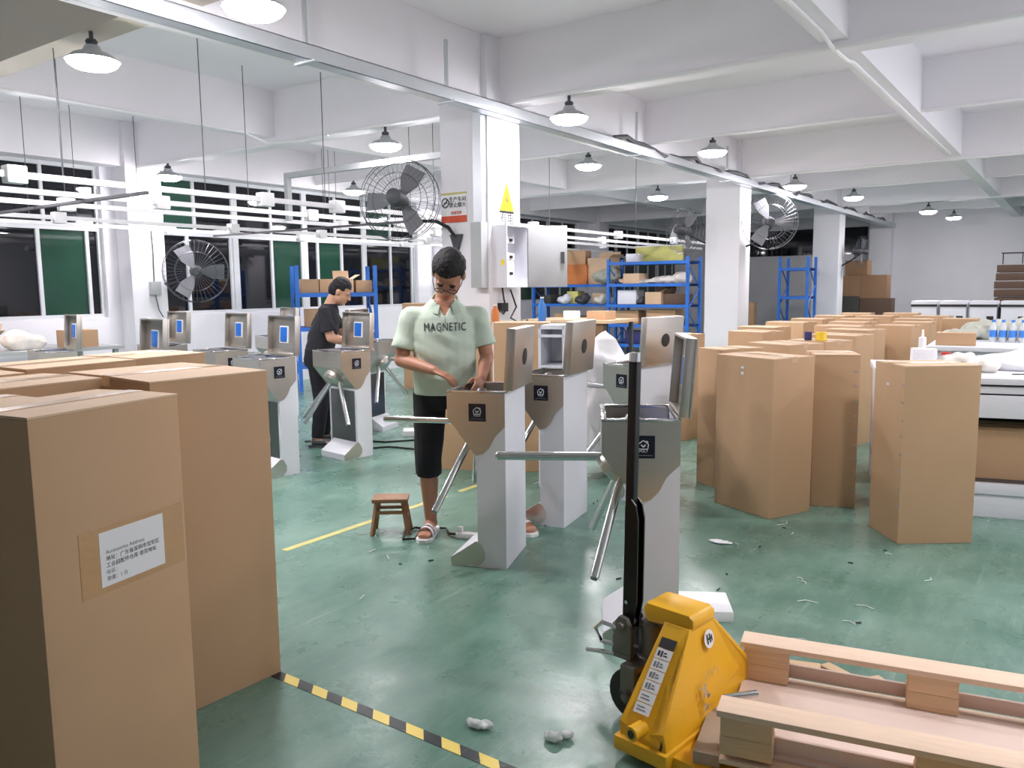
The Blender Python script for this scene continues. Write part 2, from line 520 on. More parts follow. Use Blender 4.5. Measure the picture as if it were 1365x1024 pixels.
# ================================================================ LAMPS
def make_lamp():
    t = thing('pendant_lamp', 'x', 'lamp', (0, 0, 0))
    MB().tube([(0, 0, .10), (0, 0, .19)], .014, 8).lathe([(.03, .1), (.04, .125), (.03, .14)], 12).build('neck', M['dgrey'], t)
    MB().lathe([(.165, 0), (.17, .004), (.12, .042), (.06, .066), (.045, .1), (.0, .102)], 28, cap=False).build('lamp_shade', M['greym'], t)
    MB().lathe([(.158, .0), (.152, -.018), (.12, -.04), (.07, -.052), (0, -.056)], 24, cap=False).build('diffuser', M['glow'], t)
    return t
lamp0 = make_lamp()
lamp_spots = [
    (-3.75, 2.92, 3.01, 'large glowing pendant lamp cut off by the top edge of the photo'),
    (-5.43, 2.92, 3.01, 'glowing pendant lamp under the near beam at the upper left'),
    (-9.7, 6.1, 2.96, 'pendant lamp hanging in front of the brightly lit window column'),
    (-9.5, 9.15, 3.03, 'small pendant lamp hanging before the windows, left of the thin pipe frame'),
    (-5.25, 9.15, 3.03, 'pendant lamp second beam back, just right of the main column'),
    (-5.85, 12.5, 2.96, 'pendant lamp low beside the far column in front of dark ceiling'),
    (-3.6, 9.15, 3.03, 'pendant lamp second beam back, the right one of the pair'),
    (-3.62, 12.5, 2.96, 'pendant lamp third beam back, right of the second column'),
    (-3.45, 15.5, 3.03, 'pendant lamp fourth beam back, above the third column'),
    (-2.7, 18.7, 2.96, 'tiny pendant lamp before the far wall, left of the last two'),
    (-2.6, 21.8, 3.03, 'tiny pendant lamp before the far wall, rightmost of all'),
    (-3.75, 6.2, 2.96, 'dazzling pendant lamp beside the right of the main column top'),
    (-5.95, 6.2, 2.96, 'dazzling pendant lamp on the left of the main column top'),
    (-9.4, 12.5, 2.96, None), (-9.4, 2.98, 3.02, None),
    (0.6, 2.98, 3.02, None), (0.6, 6.2, 2.96, None), (0.6, 9.2, 3.02, None), (0.6, 12.5, 2.96, None), (0.6, 16, 3.02, None),
    (3.2, 4.5, 3.02, None), (3.2, 9.2, 3.02, None), (-7.4, 2.98, 3.01, None),
]
for i, (x, y, z, lb) in enumerate(lamp_spots):
    o = lamp0 if i == 0 else copy_tree(lamp0)
    o.location = (x, y, z)
    tag(o, lb or 'pendant lamp of the same kind hanging outside the photographed view', 'lamp', 'pendant lamps under the beams')

# ================================================================ CABLE TRAY, RAILS, DUCT
t = thing('cable_tray', 'long galvanised cable tray running along the ceiling past the columns', 'cable tray', (-4.3, 0, 3.0))
MB().box(-.06, .06, -4, 24, 0, .004).box(-.06, -.056, -4, 24, 0, .1).box(.056, .06, -4, 24, 0, .1).box(.05, .06, -4, 24, .095, .1).build('tray_channel', M['galv'], t, smooth=0)
for y in (.6, 3.75, 5.2, 8.6, 11.5, 14.6):
    MB().box(-.012, .012, y - .012, y + .012, .1, .48).box(-.1, .1, y - .02, y + .02, -.012, 0).build('hanger_bracket', M['galv'], t)
pts = []
for k in range(60):
    y = 8.0 + k * .25
    pts.append((.03 + .02 * math.sin(k * 1.7), y, .11 + .035 * math.sin(k * .9) + .02 * math.sin(k * 2.3)))
MB().tube(pts, .028, 6).build('cable_bundle', M['dgrey'], t)

def rail(x, z, ya, yb, boxes, rods, label):
    t = thing('power_rail', label, 'rail', (x, ya, z), 0, 'white power rails hung over the benches')
    MB().box(-.018, .018, 0, yb - ya, -.022, .022).build('rail_channel', M['white'], t)
    for y in boxes:
        MB().box(-.05, .05, y - ya - .065, y - ya + .065, -.06, .06).build('junction_box', M['white'], t, bevel=.01)
    for y in rods:
        MB().tube([(0, y - ya, .022), (0, y - ya, ZC - z)], .004, 6).build('hanger_rod', M['dgrey'], t)
rail(-6.0, 2.3, 0.5, 17, (2.63, 4.7, 5.55, 6.9, 9.0, 11.4, 13.5), (2.95, 4.1, 5.4, 7.0, 9.4, 12), 'nearest and highest looking white power rail with square junction boxes')
rail(-6.9, 2.3, 0.5, 17, (4.25, 6.0, 7.4, 9.9, 12.5), (3.4, 5.2, 7.6, 10), 'second white power rail from the front, below the nearest one')
rail(-7.7, 2.3, 0.5, 17, (3.8, 7.2, 9.0, 11.5, 14), (4.5, 6.9, 9.6), 'third white power rail from the front')
rail(-9.1, 2.3, 0.5, 17, (4.4, 6.6, 8.1, 10.4, 12), (4.1, 8.4), 'fourth white power rail, running in front of the windows')
rail(-9.9, 2.3, 0.5, 17, (6.2, 8.4, 10.7), (5.0, 9.0), 'rearmost white power rail closest to the windows')
for i, (ya) in enumerate((3.55, 6.9)):
    MB().box(-9.95, -5.95, ya - .02, ya + .02, 2.245, 2.268).build('cross_bar', M['dgrey'])
    tag(bpy.data.objects['cross_bar' if i == 0 else 'cross_bar.001'], ('dark cross bar under the white rails at the left edge', 'dark cross bar under the white rails right of the window column')[i], 'bar', 'dark cross bars under the rails')
t = thing('pipe_frame', 'galvanised square pipe frame dropping from the ceiling before the windows', 'pipe', (-7.6, 6.28, 0))
MB().box(-.03, .03, -.03, .03, 2.3, 2.84).build('drop_pipe', M['greym'], t)
MB().box(.03, 2.66, -.03, .03, 2.78, 2.84).build('cross_pipe', M['greym'], t)

# ================================================================ ITEMS ON THE MAIN COLUMN
t = thing('cable_duct', 'grey vertical cable duct on the front edge of the main column', 'duct', (-4.45, 5.85, 0))
MB().box(-.045, .05, -.07, 0, 2.08, 3.05).build('upper_duct', M['galv'], t)
MB().box(-.06, .06, -.1, 0, 1.5, 2.08).build('lower_duct', M['greym'], t)
t = thing('distribution_box', 'open grey electrical distribution box on the main column', 'electrical box', (-4.38, 5.9, 1.5))
b = MB()
b.box(0, .012, 0, .34, 0, .56)
for q in ((0, .012), (.328, .34)): b.box(.012, .16, q[0], q[1], 0, .56)
for q in ((0, .012), (.548, .56)): b.box(.012, .16, .012, .328, q[0], q[1])
b.build('box_shell', M['wmetal'], t)
for z in (.1, .25, .4):
    k = MB().box(.012, .09, .1, .22, z, z + .06).build('breaker', M['white'], t, bevel=.004)
    MB().box(.09, .1, .14, .18, z + .015, z + .04).build('switch', M['black'], k)
d = MB().box(0, .36, -.012, .012, 0, .56).build('door', M['greym'], t, loc=(.165, .335, 0), rot=(0, 0, .55), bevel=.004)
MB().box(.3, .335, -.03, -.012, .22, .32).build('handle', M['dgrey'], d)
MB().box(.1, .13, -.004, 0, .2, .25).build('sticker', M['sign_y'], t)

t = thing('safety_sign', 'white no smoking sign with orange band on the main column', 'sign', (-4.77, 5.85, 2.24))
MB().box(-.15, .15, -.008, 0, -.14, .13).build('sign_board', M['white'], t)
MB().box(-.15, .15, -.011, -.008, -.14, -.08).build('orange_band', M['red'], t)
MB().box(-.15, .15, -.011, -.008, .112, .13).build('top_band', M['oldtape'], t)
text_mesh('lettering', '生产车间\n禁止烟火', .05, M['print'], t, T(.045, -.011, .04) @ FACE_FRONT)
text_mesh('small_lettering', '违者罚款', .032, M['red'], t, T(.03, -.011, -.055) @ FACE_FRONT)
mb = MB()
mb.T = T(-.1, -.011, .04) @ FACE_FRONT
ring = [(.042 * math.cos(a), .042 * math.sin(a), 0) for a in (2 * PI * k / 20 for k in range(21))]
mb.tube(ring, .005, 5); mb.tube([(-.03, -.03, 0), (.03, .03, 0)], .005, 5); mb.tube([(-.02, 0, 0), (.025, 0, 0)], .004, 5)
mb.build('ban_symbol', M['print'], t)

t = thing('warning_sign', 'yellow triangular electric shock warning sign on white board on the main column', 'sign', (-4.38, 6.12, 2.2))
MB().box(0, .008, -.13, .13, -.13, .32).build('sign_board', M['white'], t)
MB().prism([(-.11, 0), (.11, 0), (0, .26)], .008, .012, 'x').build('warning_triangle', M['sign_y'], t, smooth=0)
MB().box(.008, .0125, -.11, .11, -.022, -.002).build('black_bar', M['print'], t)
MB().prism([(.005, .15), (-.03, .085), (-.003, .085), (-.012, .03), (.03, .105), (.004, .105), (.02, .15)], .012, .0135, 'x').build('lightning_bolt', M['red'], t, smooth=0)
text_mesh('lettering', '有电', .11, M['print'], t, T(.0095, 0, -.08) @ FACE_RIGHT)

# wires and a little valve below the distribution box
t = thing('wiring_cluster', 'tangle of black wires and sockets below the distribution box', 'wiring', (-4.36, 5.95, 1.2))
MB().box(-.02, .03, .02, .12, .08, .16).build('socket', M['black'], t)
MB().tube([(0, .07, .3), (.03, .05, .2), (.02, .1, .1), (.06, 0, .06), (.1, -.1, .1)], .008, 6).build('wire', M['black'], t)
MB().tube([(0, .2, .28), (.05, .22, .12), (.04, .14, .02), (.1, .26, -.05), (.12, .3, .0)], .008, 6).build('wire', M['black'], t)

# column collars / small switch on second column and window column box
t = thing('wall_switch_box', 'grey switch box with cable on the window column', 'switch box', (X0 + .32, 6.15, 1.45))
MB().box(0, .07, -.07, .07, 0, .18).build('box_shell', M['greym'], t, bevel=.006)
MB().tube([(.02, 0, .18), (.02, .01, .6), (.02, 0, .9)], .008, 6).build('cable', M['dgrey'], t)
MB().tube([(.03, 0, 0), (.04, .03, -.2), (.1, .05, -.3)], .008, 6).build('cable', M['dgrey'], t)

# ================================================================ WALL FANS
def fan(label, hub, yaw, tilt, arm_pts, r=.36, wires=40, cone=None):
    t = thing('wall_fan', label, 'fan', hub, 0, 'industrial wall fans')
    R = Euler((tilt, 0, yaw)).to_matrix().to_4x4()
    mb = MB(); mb.T = R
    for rr, yy in ((r, 0), (r * .98, -.07), (r * .97, .07), (r * .62, -.1), (r * .62, .09)):
        mb.tube([(rr * math.cos(a), yy, rr * math.sin(a)) for a in (2 * PI * k / 30 for k in range(31))], .0035, 4, cap=False)
    for k in range(wires):
        a = 2 * PI * k / wires
        c, s = math.cos(a), math.sin(a)
        for q in (-1, 1):
            mb.tube([(.06 * c, q * .1, .06 * s), (r * .6 * c, q * .1, r * .6 * s), (r * c, q * .02, r * s)], .0016, 3, cap=False)
    mb.build('fan_cage', M['cage'], t)
    mb = MB(); mb.T = R
    for k in range(3):
        a0 = 2 * PI * k / 3
        P = []
        for rr, a, yy in ((.05, -.3, .015), (r * .55, -.45, .03), (r * .88, -.3, .03), (r * .9, .25, -.03), (r * .5, .4, -.03), (.05, .3, -.015)):
            P.append((rr * math.cos(a0 + a), yy, rr * math.sin(a0 + a)))
        f = [mb.v(p) for p in P]; g = [mb.v((p[0], p[1] + .004, p[2])) for p in P]
        mb.face(f); mb.face(g[::-1])
        for i in range(6): mb.face([f[i], g[i], g[(i + 1) % 6], f[(i + 1) % 6]])
    mb.build('blades', M['blade'], t)
    mb = MB(); mb.T = R @ Matrix.Rotation(-PI / 2, 4, 'X')
    mb.lathe([(0, -.13), (.05, -.13), (.06, -.1), (.05, -.02), (.075, .02), (.085, .1), (.07, .18), (.03, .2), (0, .2)], 16, cap=False)
    mb.build('motor', M['dgrey'], t)
    MB().tube([(p[0] - hub[0], p[1] - hub[1], p[2] - hub[2]) for p in arm_pts], .016, 8).build('arm', M['black'], t)
    if cone:
        MB().prism([(cone[0] - hub[0] - .07, cone[2] - hub[2]), (cone[0] - hub[0] + .07, cone[2] - hub[2]), (cone[0] - hub[0], cone[2] - hub[2] - .2)], cone[1] - hub[1] - .03, cone[1] - hub[1]).build('wall_bracket', M['dgrey'], t)
fan('big wall fan with dark motor left of the no smoking sign', (-5.12, 5.5, 2.3), 3.55, .1, [(-5.12, 5.6, 2.2), (-5.08, 5.66, 2.12), (-4.88, 5.72, 2.11), (-4.78, 5.77, 2.05), (-4.74, 5.8, 1.98)], .37, cone=(-4.74, 5.85, 1.99))
fan('wall fan standing out on the left of the second column', (-5.15, 12.0, 2.35), 2.7, .15, [(-5.15, 12.1, 2.3), (-5.0, 12.3, 2.2), (-4.93, 12.4, 2.15)], .36)
fan('wall fan with bright motor on the right of the second column', (-3.95, 12.4, 2.45), .55, .1, [(-3.95, 12.5, 2.4), (-4.1, 12.55, 2.2), (-4.36, 12.55, 2.1)], .42)
fan('small dark wall fan on the right of the third column', (-4.0, 18.9, 2.2), 2.0, .1, [(-4.02, 18.9, 2.15), (-4.2, 18.8, 2.0), (-4.36, 18.75, 1.9)], .33)
fan('large dark wall fan in front of the window right of the window column', (-9.75, 6.45, 1.76), .95, 0, [(-9.8, 6.5, 1.72), (-10.0, 6.55, 1.62), (-10.26, 6.3, 1.6)], .42)

# ================================================================ CARTONS
def carton(label, corner, w_, d_, h, rz, group=None, m='card', seam=None, tape=True, paper=False, mark=False):
    """corner = front right bottom corner; w_ to the local left, d_ back"""
    t = thing('carton', label, 'carton', (corner[0], corner[1], 0), rz, group)
    MB().box(-w_, 0, 0, d_, 0, h - .006).build('carton_body', M[m], t, bevel=.004)
    g = .002
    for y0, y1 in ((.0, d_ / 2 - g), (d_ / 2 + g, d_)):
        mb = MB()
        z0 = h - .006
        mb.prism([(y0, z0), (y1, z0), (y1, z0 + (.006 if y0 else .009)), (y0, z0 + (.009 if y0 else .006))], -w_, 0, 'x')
        mb.build('flap', M['card2'], t, smooth=0)  # flaps paler than the body: strong light on carton tops painted in
    if tape:
        MB().box(-w_ - .001, .001, d_ / 2 - .03, d_ / 2 + .03, h + .003, h + .0042).box(.0, .0012, d_ / 2 - .03, d_ / 2 + .03, h - .035, h + .0042).box(-w_ - .0012, -w_, d_ / 2 - .03, d_ / 2 + .03, h - .035, h + .0042).build('tape_strip', M['tape'], t, smooth=0)
    if seam:
        mb = MB()
        z = .12
        while z < h - .08:
            if seam == 'left': mb.box(-w_ + .015, -w_ + .03, -.0025, 0, z, z + .012)
            elif seam == 'right': mb.box(-.035, -.015, -.0025, 0, z, z + .012)
            elif seam == 'side': mb.box(-.0005, .0025, .02, .04, z, z + .012)
            elif seam == 'leftside': mb.box(-w_ - .0025, -w_ + .0005, .012, .03, z, z + .012)
            z += .1
        mb.build('staple_seam', M['galv'], t, smooth=0)
    if mark == 'left':
        MB().box(-w_ - .0015, -w_, d_ * .5, d_ * .58, h - .13, h - .115).build('printed_mark', M['wprint'], t, smooth=0)
    elif mark:
        MB().box(-w_ * .55, -w_ * .5, -.0015, 0, h - .12, h - .1).box(-w_ * .55, -w_ * .5, -.0015, 0, h - .08, h - .065).build('printed_mark', M['wprint'], t, smooth=0)
    if paper:
        p = MB().box(-.3, -.085, -.002, 0, .712, .862).build('paper_label', M['paper'], t, smooth=0)
        for i, (tx, sz, mm) in enumerate((('Accessories Address:', .015, 'gprint'), ('地址：广东省深圳市宝安区', .015, 'print'), ('工业园配件仓库 收货地址', .015, 'print'), ('电话：', .014, 'gprint'), ('数量：1 台', .014, 'gprint'))):
            o = text_mesh('lettering', tx, sz, M[mm], p, Matrix.Identity(4), .0003)
            me = o.data
            xs = [v.co.x for v in me.vertices]
            if xs:
                mnx = min(xs)
                for v in me.vertices: v.co.x -= mnx
            me.transform(T(-.282, -.0022, .805 - i * .0185) @ FACE_FRONT)
        MB().box(-.36, -.01, -.0012, 0, .695, .875).build('clear_tape', M['cleartape'], t, smooth=0)
    return t

A = math.atan2
def carton_dir(label, p0, p1, d_, h, **k):
    """front bottom edge from p0 (left) to p1 (right)"""
    w_ = math.hypot(p1[0] - p0[0], p1[1] - p0[1])
    return carton(label, p1, w_, d_, h, A(p1[1] - p0[1], p1[0] - p0[0]), **k)

# left stack (front face looks towards +x; left = -y end)
carton_dir('nearest tall brown carton with a white paper address label', (-2.06, .885), (-2.16, 1.345), .33, 1.2, paper=True)
carton_dir('tall plain brown carton standing behind the labelled one, beside the green floor', (-2.52, 1.47), (-2.5, 1.93), .6, 1.2)
carton('tall brown carton at the left edge, directly behind the labelled one', (-2.50, 1.12), .45, .26, 1.19, PI / 2 + .2)
carton('tall brown carton between the labelled carton and the plain one, tape torn at the corner', (-2.80, 1.46), .45, .36, 1.2, PI / 2 + .1)
carton('tall brown carton in the second row at the left edge of the photo', (-3.24, 1.40), .5, .36, 1.2, PI / 2 + .1)
carton('tall brown carton in the third row at the left edge of the photo', (-3.42, 1.94), .48, .42, 1.2, PI / 2 + .1)
carton('tall brown carton at the back of the left stack, in front of the turnstile bodies', (-3.50, 2.34), .38, .42, 1.2, PI / 2 + .1)

# right field
carton_dir('foreground brown carton standing alone by the white workbench', (-.79, 4.96), (-.44, 5.22), .36, 1.035, seam='leftside', mark='left')
carton_dir('brown carton left front of the right group with two small white marks', (-2.01, 5.26), (-1.56, 5.05), .38, 1.035, mark=True)
carton_dir('brown carton with stapled seam, right of the one with white marks', (-1.43, 5.52), (-1.17, 5.64), .36, 1.035, seam='right')
carton_dir('brown carton half hidden behind the open turnstile lid', (-2.34, 5.74), (-2.11, 5.62), .4, 1.035)
carton_dir('shorter brown carton carrying the yellow and blue tape rolls behind it', (-2.05, 7.0), (-1.7, 6.85), .36, 1.03)
carton_dir('brown carton with folded flaps, second row behind the marked one', (-2.24, 6.55), (-1.86, 6.35), .4, 1.03)
carton_dir('tall looking brown carton with staples in the aisle beside the lone carton', (-2.1, 7.85), (-1.66, 7.75), .38, 1.03, seam='side')
far_spots = [(-3.5, 7.3, -3.1, 7.2, 'third row back, leftmost beside the second column'), (-2.98, 8.1, -2.58, 7.98, 'fourth row back, second from the left'), (-3.2, 9.0, -2.75, 8.9, 'fifth row back, left end'),
    (-2.2, 8.85, -1.75, 8.72, 'fifth row back, right of the stapled one in the aisle'), (-2.5, 9.55, -2.0, 9.45, 'sixth row back, in the middle'), (-1.92, 9.9, -1.53, 9.85, 'sixth row back, right end'),
    (-3.3, 10.3, -2.8, 10.2, 'seventh row back, left end'), (-2.6, 10.6, -2.15, 10.5, 'seventh row back, in the middle'), (-1.9, 10.8, -1.48, 10.75, 'seventh row back, right end'),
    (-3.3, 11.4, -2.85, 11.3, 'eighth row back, left end'), (-2.7, 11.6, -2.3, 11.55, 'eighth row back, second from left'), (-2.05, 11.8, -1.6, 11.75, 'eighth row back, third from left'), (-1.5, 12.0, -1.1, 12.0, 'eighth row back, right end by the sealant tube'),
    (-3.3, 12.6, -2.85, 12.5, 'ninth row back, left end'), (-2.7, 12.8, -2.25, 12.75, 'ninth row back, in the middle'), (-2.0, 12.9, -1.55, 12.85, 'ninth row back, right end'), (-3.2, 13.8, -2.75, 13.8, 'last row, left of two'), (-2.6, 14.0, -2.1, 14.0, 'last row, right of two')]
for (x0, y0, x1, y1, where) in far_spots:
    carton_dir('plain brown carton, ' + where, (x0, y0), (x1, y1), .36, 1.03, group='cartons in the far rows')
# behind the main turnstiles
carton_dir('tall brown carton behind the man in the green shirt, left of its pair', (-4.35, 5.0), (-3.95, 5.15), .34, 1.22)
carton_dir('tall brown carton behind the turnstiles, right of its pair', (-3.86, 5.2), (-3.46, 5.42), .34, 1.22)
carton_dir('brown carton standing behind the black shirted man against the windows', (-8.3, 8.9), (-7.4, 9.3), .4, 1.28)

# ================================================================ TURNSTILES
def make_turnstile(drop=False):
    t = thing('turnstile', 'x', 'turnstile')
    D = .42
    MB().box(-.16, 0, .0, D, 0, .83).box(-.008, 0, 0, D, .83, .955).build('pillar', M['wmetal'], t, smooth=0)
    h = MB()
    h.prism([(-.32, .83), (-.32, .815), (-.162, .62), (-.162, .83)], 0.001, D - .001, 'y')
    h.box(-.32, -.31, .001, D - .001, .83, .95)
    h.box(-.31, -.008, .001, .011, .83, .95)
    h.box(-.31, -.008, D - .011, D - .001, .83, .95)
    h.build('housing', M['steel'], t, smooth=0)
    r = MB()
    r.box(-.322, -.30, -.003, D + .003, .95, .962).box(-.30, .002, -.003, .018, .95, .962).box(-.30, .002, D - .018, D + .003, .95, .962).box(-.018, .002, .018, D - .018, .95, .962)
    r.build('rim', M['chrome'], t, bevel=.002)
    front = [(-.32, .95), (-.32, .815), (-.165, .615), (-.12, .625), (-.085, .66), (-.055, .72), (-.02, .755), (0.0, .775), (0.0, .95)]
    MB().prism(front, -.004, .0, 'y').build('front_panel', M['steel'], t, smooth=0)
    MB().prism(front, D, D + .004, 'y').build('rear_panel', M['steel'], t, smooth=0)
    MB().box(-.31, -.008, .011, D - .011, .83, .845).build('cavity_tray', M['dgrey'], t, smooth=0)
    mech = MB().box(-.26, -.12, .08, .3, .845, .9).build('mechanism', M['castiron'], t, bevel=.01)
    MB().lathe([(.05, 0), (.05, .03), (.03, .035), (.02, .05), (0, .05)], 14, (-.19, .2, .9)).build('cam_disc', M['steel_d'], mech)
    MB().box(-.1, -.02, .06, .32, .845, .855).box(-.08, -.05, .1, .14, .855, .875).box(-.08, -.04, .2, .26, .855, .87).build('circuit_board', M['cardblue'], t)
    MB().box(-.164, -.16, .03, D - .03, .1, .6).build('side_plate', M['steel_d'], t, smooth=0)
    # tripod hub and arms
    a = Vector((-.707, 0, -.707))
    c = Vector((-.245, .21, .725))
    hb = MB()
    hb.tube([c - a * .02, c + a * .03, c + a * .055, c + a * .065], [.085, .085, .07, .03], 20)
    hub = hb.build('hub', M['steel'], t)
    for ang in (0, 2 * PI / 3, -2 * PI / 3):
        v = Matrix.Rotation(ang, 3, a) @ Vector((-1, 0, 0))
        if drop and ang == 0: v = Vector((-.35, .45, -.82)).normalized()
        vp = v - a * v.dot(a)
        root = c + a * .02 + vp.normalized() * .07
        tip = root + v * .47
        ar = MB().tube([root - v * .03, tip - v * .004, tip], [.019, .019, .015], 16).build('arm', M['chrome'], t)
        MB().tube([tip - v * .001, tip + v * .003], [.0155, .0135], 14).build('end_cap', M['steel_d'], ar)
    # foot
    MB().prism([(-.31, 0), (-.315, .045), (-.3, .055), (-.17, .145), (-.145, .13), (-.12, .08), (-.125, .04), (-.16, .005), (-.2, .015), (-.24, 0)], -.006, .0, 'y').build('foot_plate', M['steel'], t, smooth=0)
    MB().prism([(-.31, 0), (-.31, .05), (-.17, .142), (-.16, .142), (-.16, 0)], .0, .36, 'y').build('foot', M['wmetal'], t, smooth=0)
    # lid
    ld = bpy.data.objects.new('lid', None); C.objects.link(ld); ld.parent = t
    ld.location = (.0, .0, .966)
    ld.rotation_euler = (0, .07, 0)
    L = MB()
    L.box(.03, .042, 0, D, 0, .325).box(-.008, .03, 0, .012, 0, .325).box(-.008, .03, D - .012, D, 0, .325).box(-.008, .03, .012, D - .012, .313, .325).box(-.008, .03, .012, D - .012, 0, .012)
    L.build('lid_shell', M['steel'], ld, bevel=.003)
    p = MB(); p.T = T(.042, D * .52, .165) @ Matrix.Rotation(PI / 2, 4, 'Y')
    p.lathe([(.0, .0), (.046, .0), (.046, .002), (.04, .003), (0, .003)], 24, cap=False)
    p.build('indicator_window', M['rubber'], ld)
    MB().box(.024, .03, .15, .28, .1, .24).build('reader_frame', M['white'], ld)
    MB().box(.018, .024, .165, .265, .11, .23).build('card_reader', M['cardblue'], ld, bevel=.003)
    # logo
    lg = MB().box(-.198, -.104, -.007, -.004, .8, .894).build('logo_plate', M['logo'], t, smooth=0)
    ic = MB(); ic.T = T(-.151, -.0075, .855) @ FACE_FRONT
    def bar(a, b, wd=.0035):
        a, b = Vector((*a, 0)), Vector((*b, 0)); n = (b - a).normalized(); q = Vector((-n.y, n.x, 0)) * wd / 2
        f = [ic.v(p) for p in (a - q, b - q, b + q, a + q)]; ic.face(f)
    P = [(-.018, -.016), (.018, -.016), (.021, .004), (0, .02), (-.021, .004), (-.018, -.016)]
    for u, v in zip(P, P[1:]): bar(u, v)
    bar((-.009, .002), (0, -.008), .005); bar((.009, .002), (0, -.008), .005); bar((.012, .018), (.02, .012))
    ic.build('house_icon', M['wprint'], lg, smooth=0)
    text_mesh('lettering', 'VOLT', .0155, M['wprint'], lg, T(-.151, -.0072, .83) @ FACE_FRONT, .0004)
    b = MB().box(-.188, -.114, -.0074, -.007, .811, .8135).build('caption_line', M['gprint'], lg, smooth=0)
    return t
ts0 = make_turnstile()
ts_drop = make_turnstile(True)
ts_list = [
    ((-2.43, 3.365), 20, 'turnstile the man in the green shirt is assembling, lid standing open', ()),
    ((-2.565, 4.17), 10, 'dark fronted turnstile behind and right of the man, lid open', ()),
    ((-1.30, 3.02), 30, 'nearest turnstile, partly hidden by the pallet jack handle', ()),
    ((-2.43, 4.93), -12, 'turnstile behind the pallet jack handle with its round lid window facing us', ()),
    ((-5.18, 5.12), 82, 'turnstile whose tripod side faces us, beside the man in black', ()),
    ((-5.18, 4.28), 82, 'turnstile just right of the tall cartons, white pillar showing', ()),
    ((-6.25, 4.62), 82, 'turnstile behind the left cartons with logo and blue reader showing', ()),
    ((-7.45, 4.78), 84, 'turnstile in the back row, second lid from the left', ()),
    ((-7.6, 3.75), 78, 'leftmost turnstile in the back row behind the cartons', ()),
    ((-5.65, 3.42), 82, 'dark turnstile with a low open lid just behind the left cartons', ()),
    ((-6.35, 6.3), 196, 'turnstile behind the one with the tripod side, arms towards the green shirted man', ()),
    ((-7.6, 6.3), 76, 'turnstile in the back row near the window shelf', ()),
]
for i, ((x, y), rz, lb, sk) in enumerate(ts_list):
    o = ts0 if i == 0 else (ts_drop if i == 4 else copy_tree(ts_drop if 5 <= i <= 9 else ts0, skip=sk))
    o.location = (x, y, 0)
    o.rotation_euler = (0, 0, math.radians(rz))
    tag(o, lb, 'turnstile', 'turnstiles being assembled')

# white bodies waiting at the far right, in front of the far wall
def far_body(x, y, rz, label):
    t = thing('white_turnstile', label, 'turnstile', (x, y, 0), rz, 'white turnstile bodies in the far row')
    MB().box(-.19, .19, 0, .42, 0, 1.08).build('pillar', M['wmetal'], t, bevel=.004)
    MB().box(-.2, .2, -.01, .43, 1.081, 1.2).build('head', M['wmetal'], t, bevel=.02)
    MB().box(-.2, .2, -.014, -.01, 1.1, 1.14).build('head_slot', M['rubber'], t, smooth=0)
    MB().box(.05, .15, -.004, 0, .15, .95).build('side_opening', M['rubber'], t, smooth=0)
for k, wd in enumerate(('leftmost', 'second from left', 'third from left', 'rightmost')):
    far_body(-2.2 + .44 * k, 15.3, .0, wd + ' white wrapped turnstile body in the far row by the end wall')
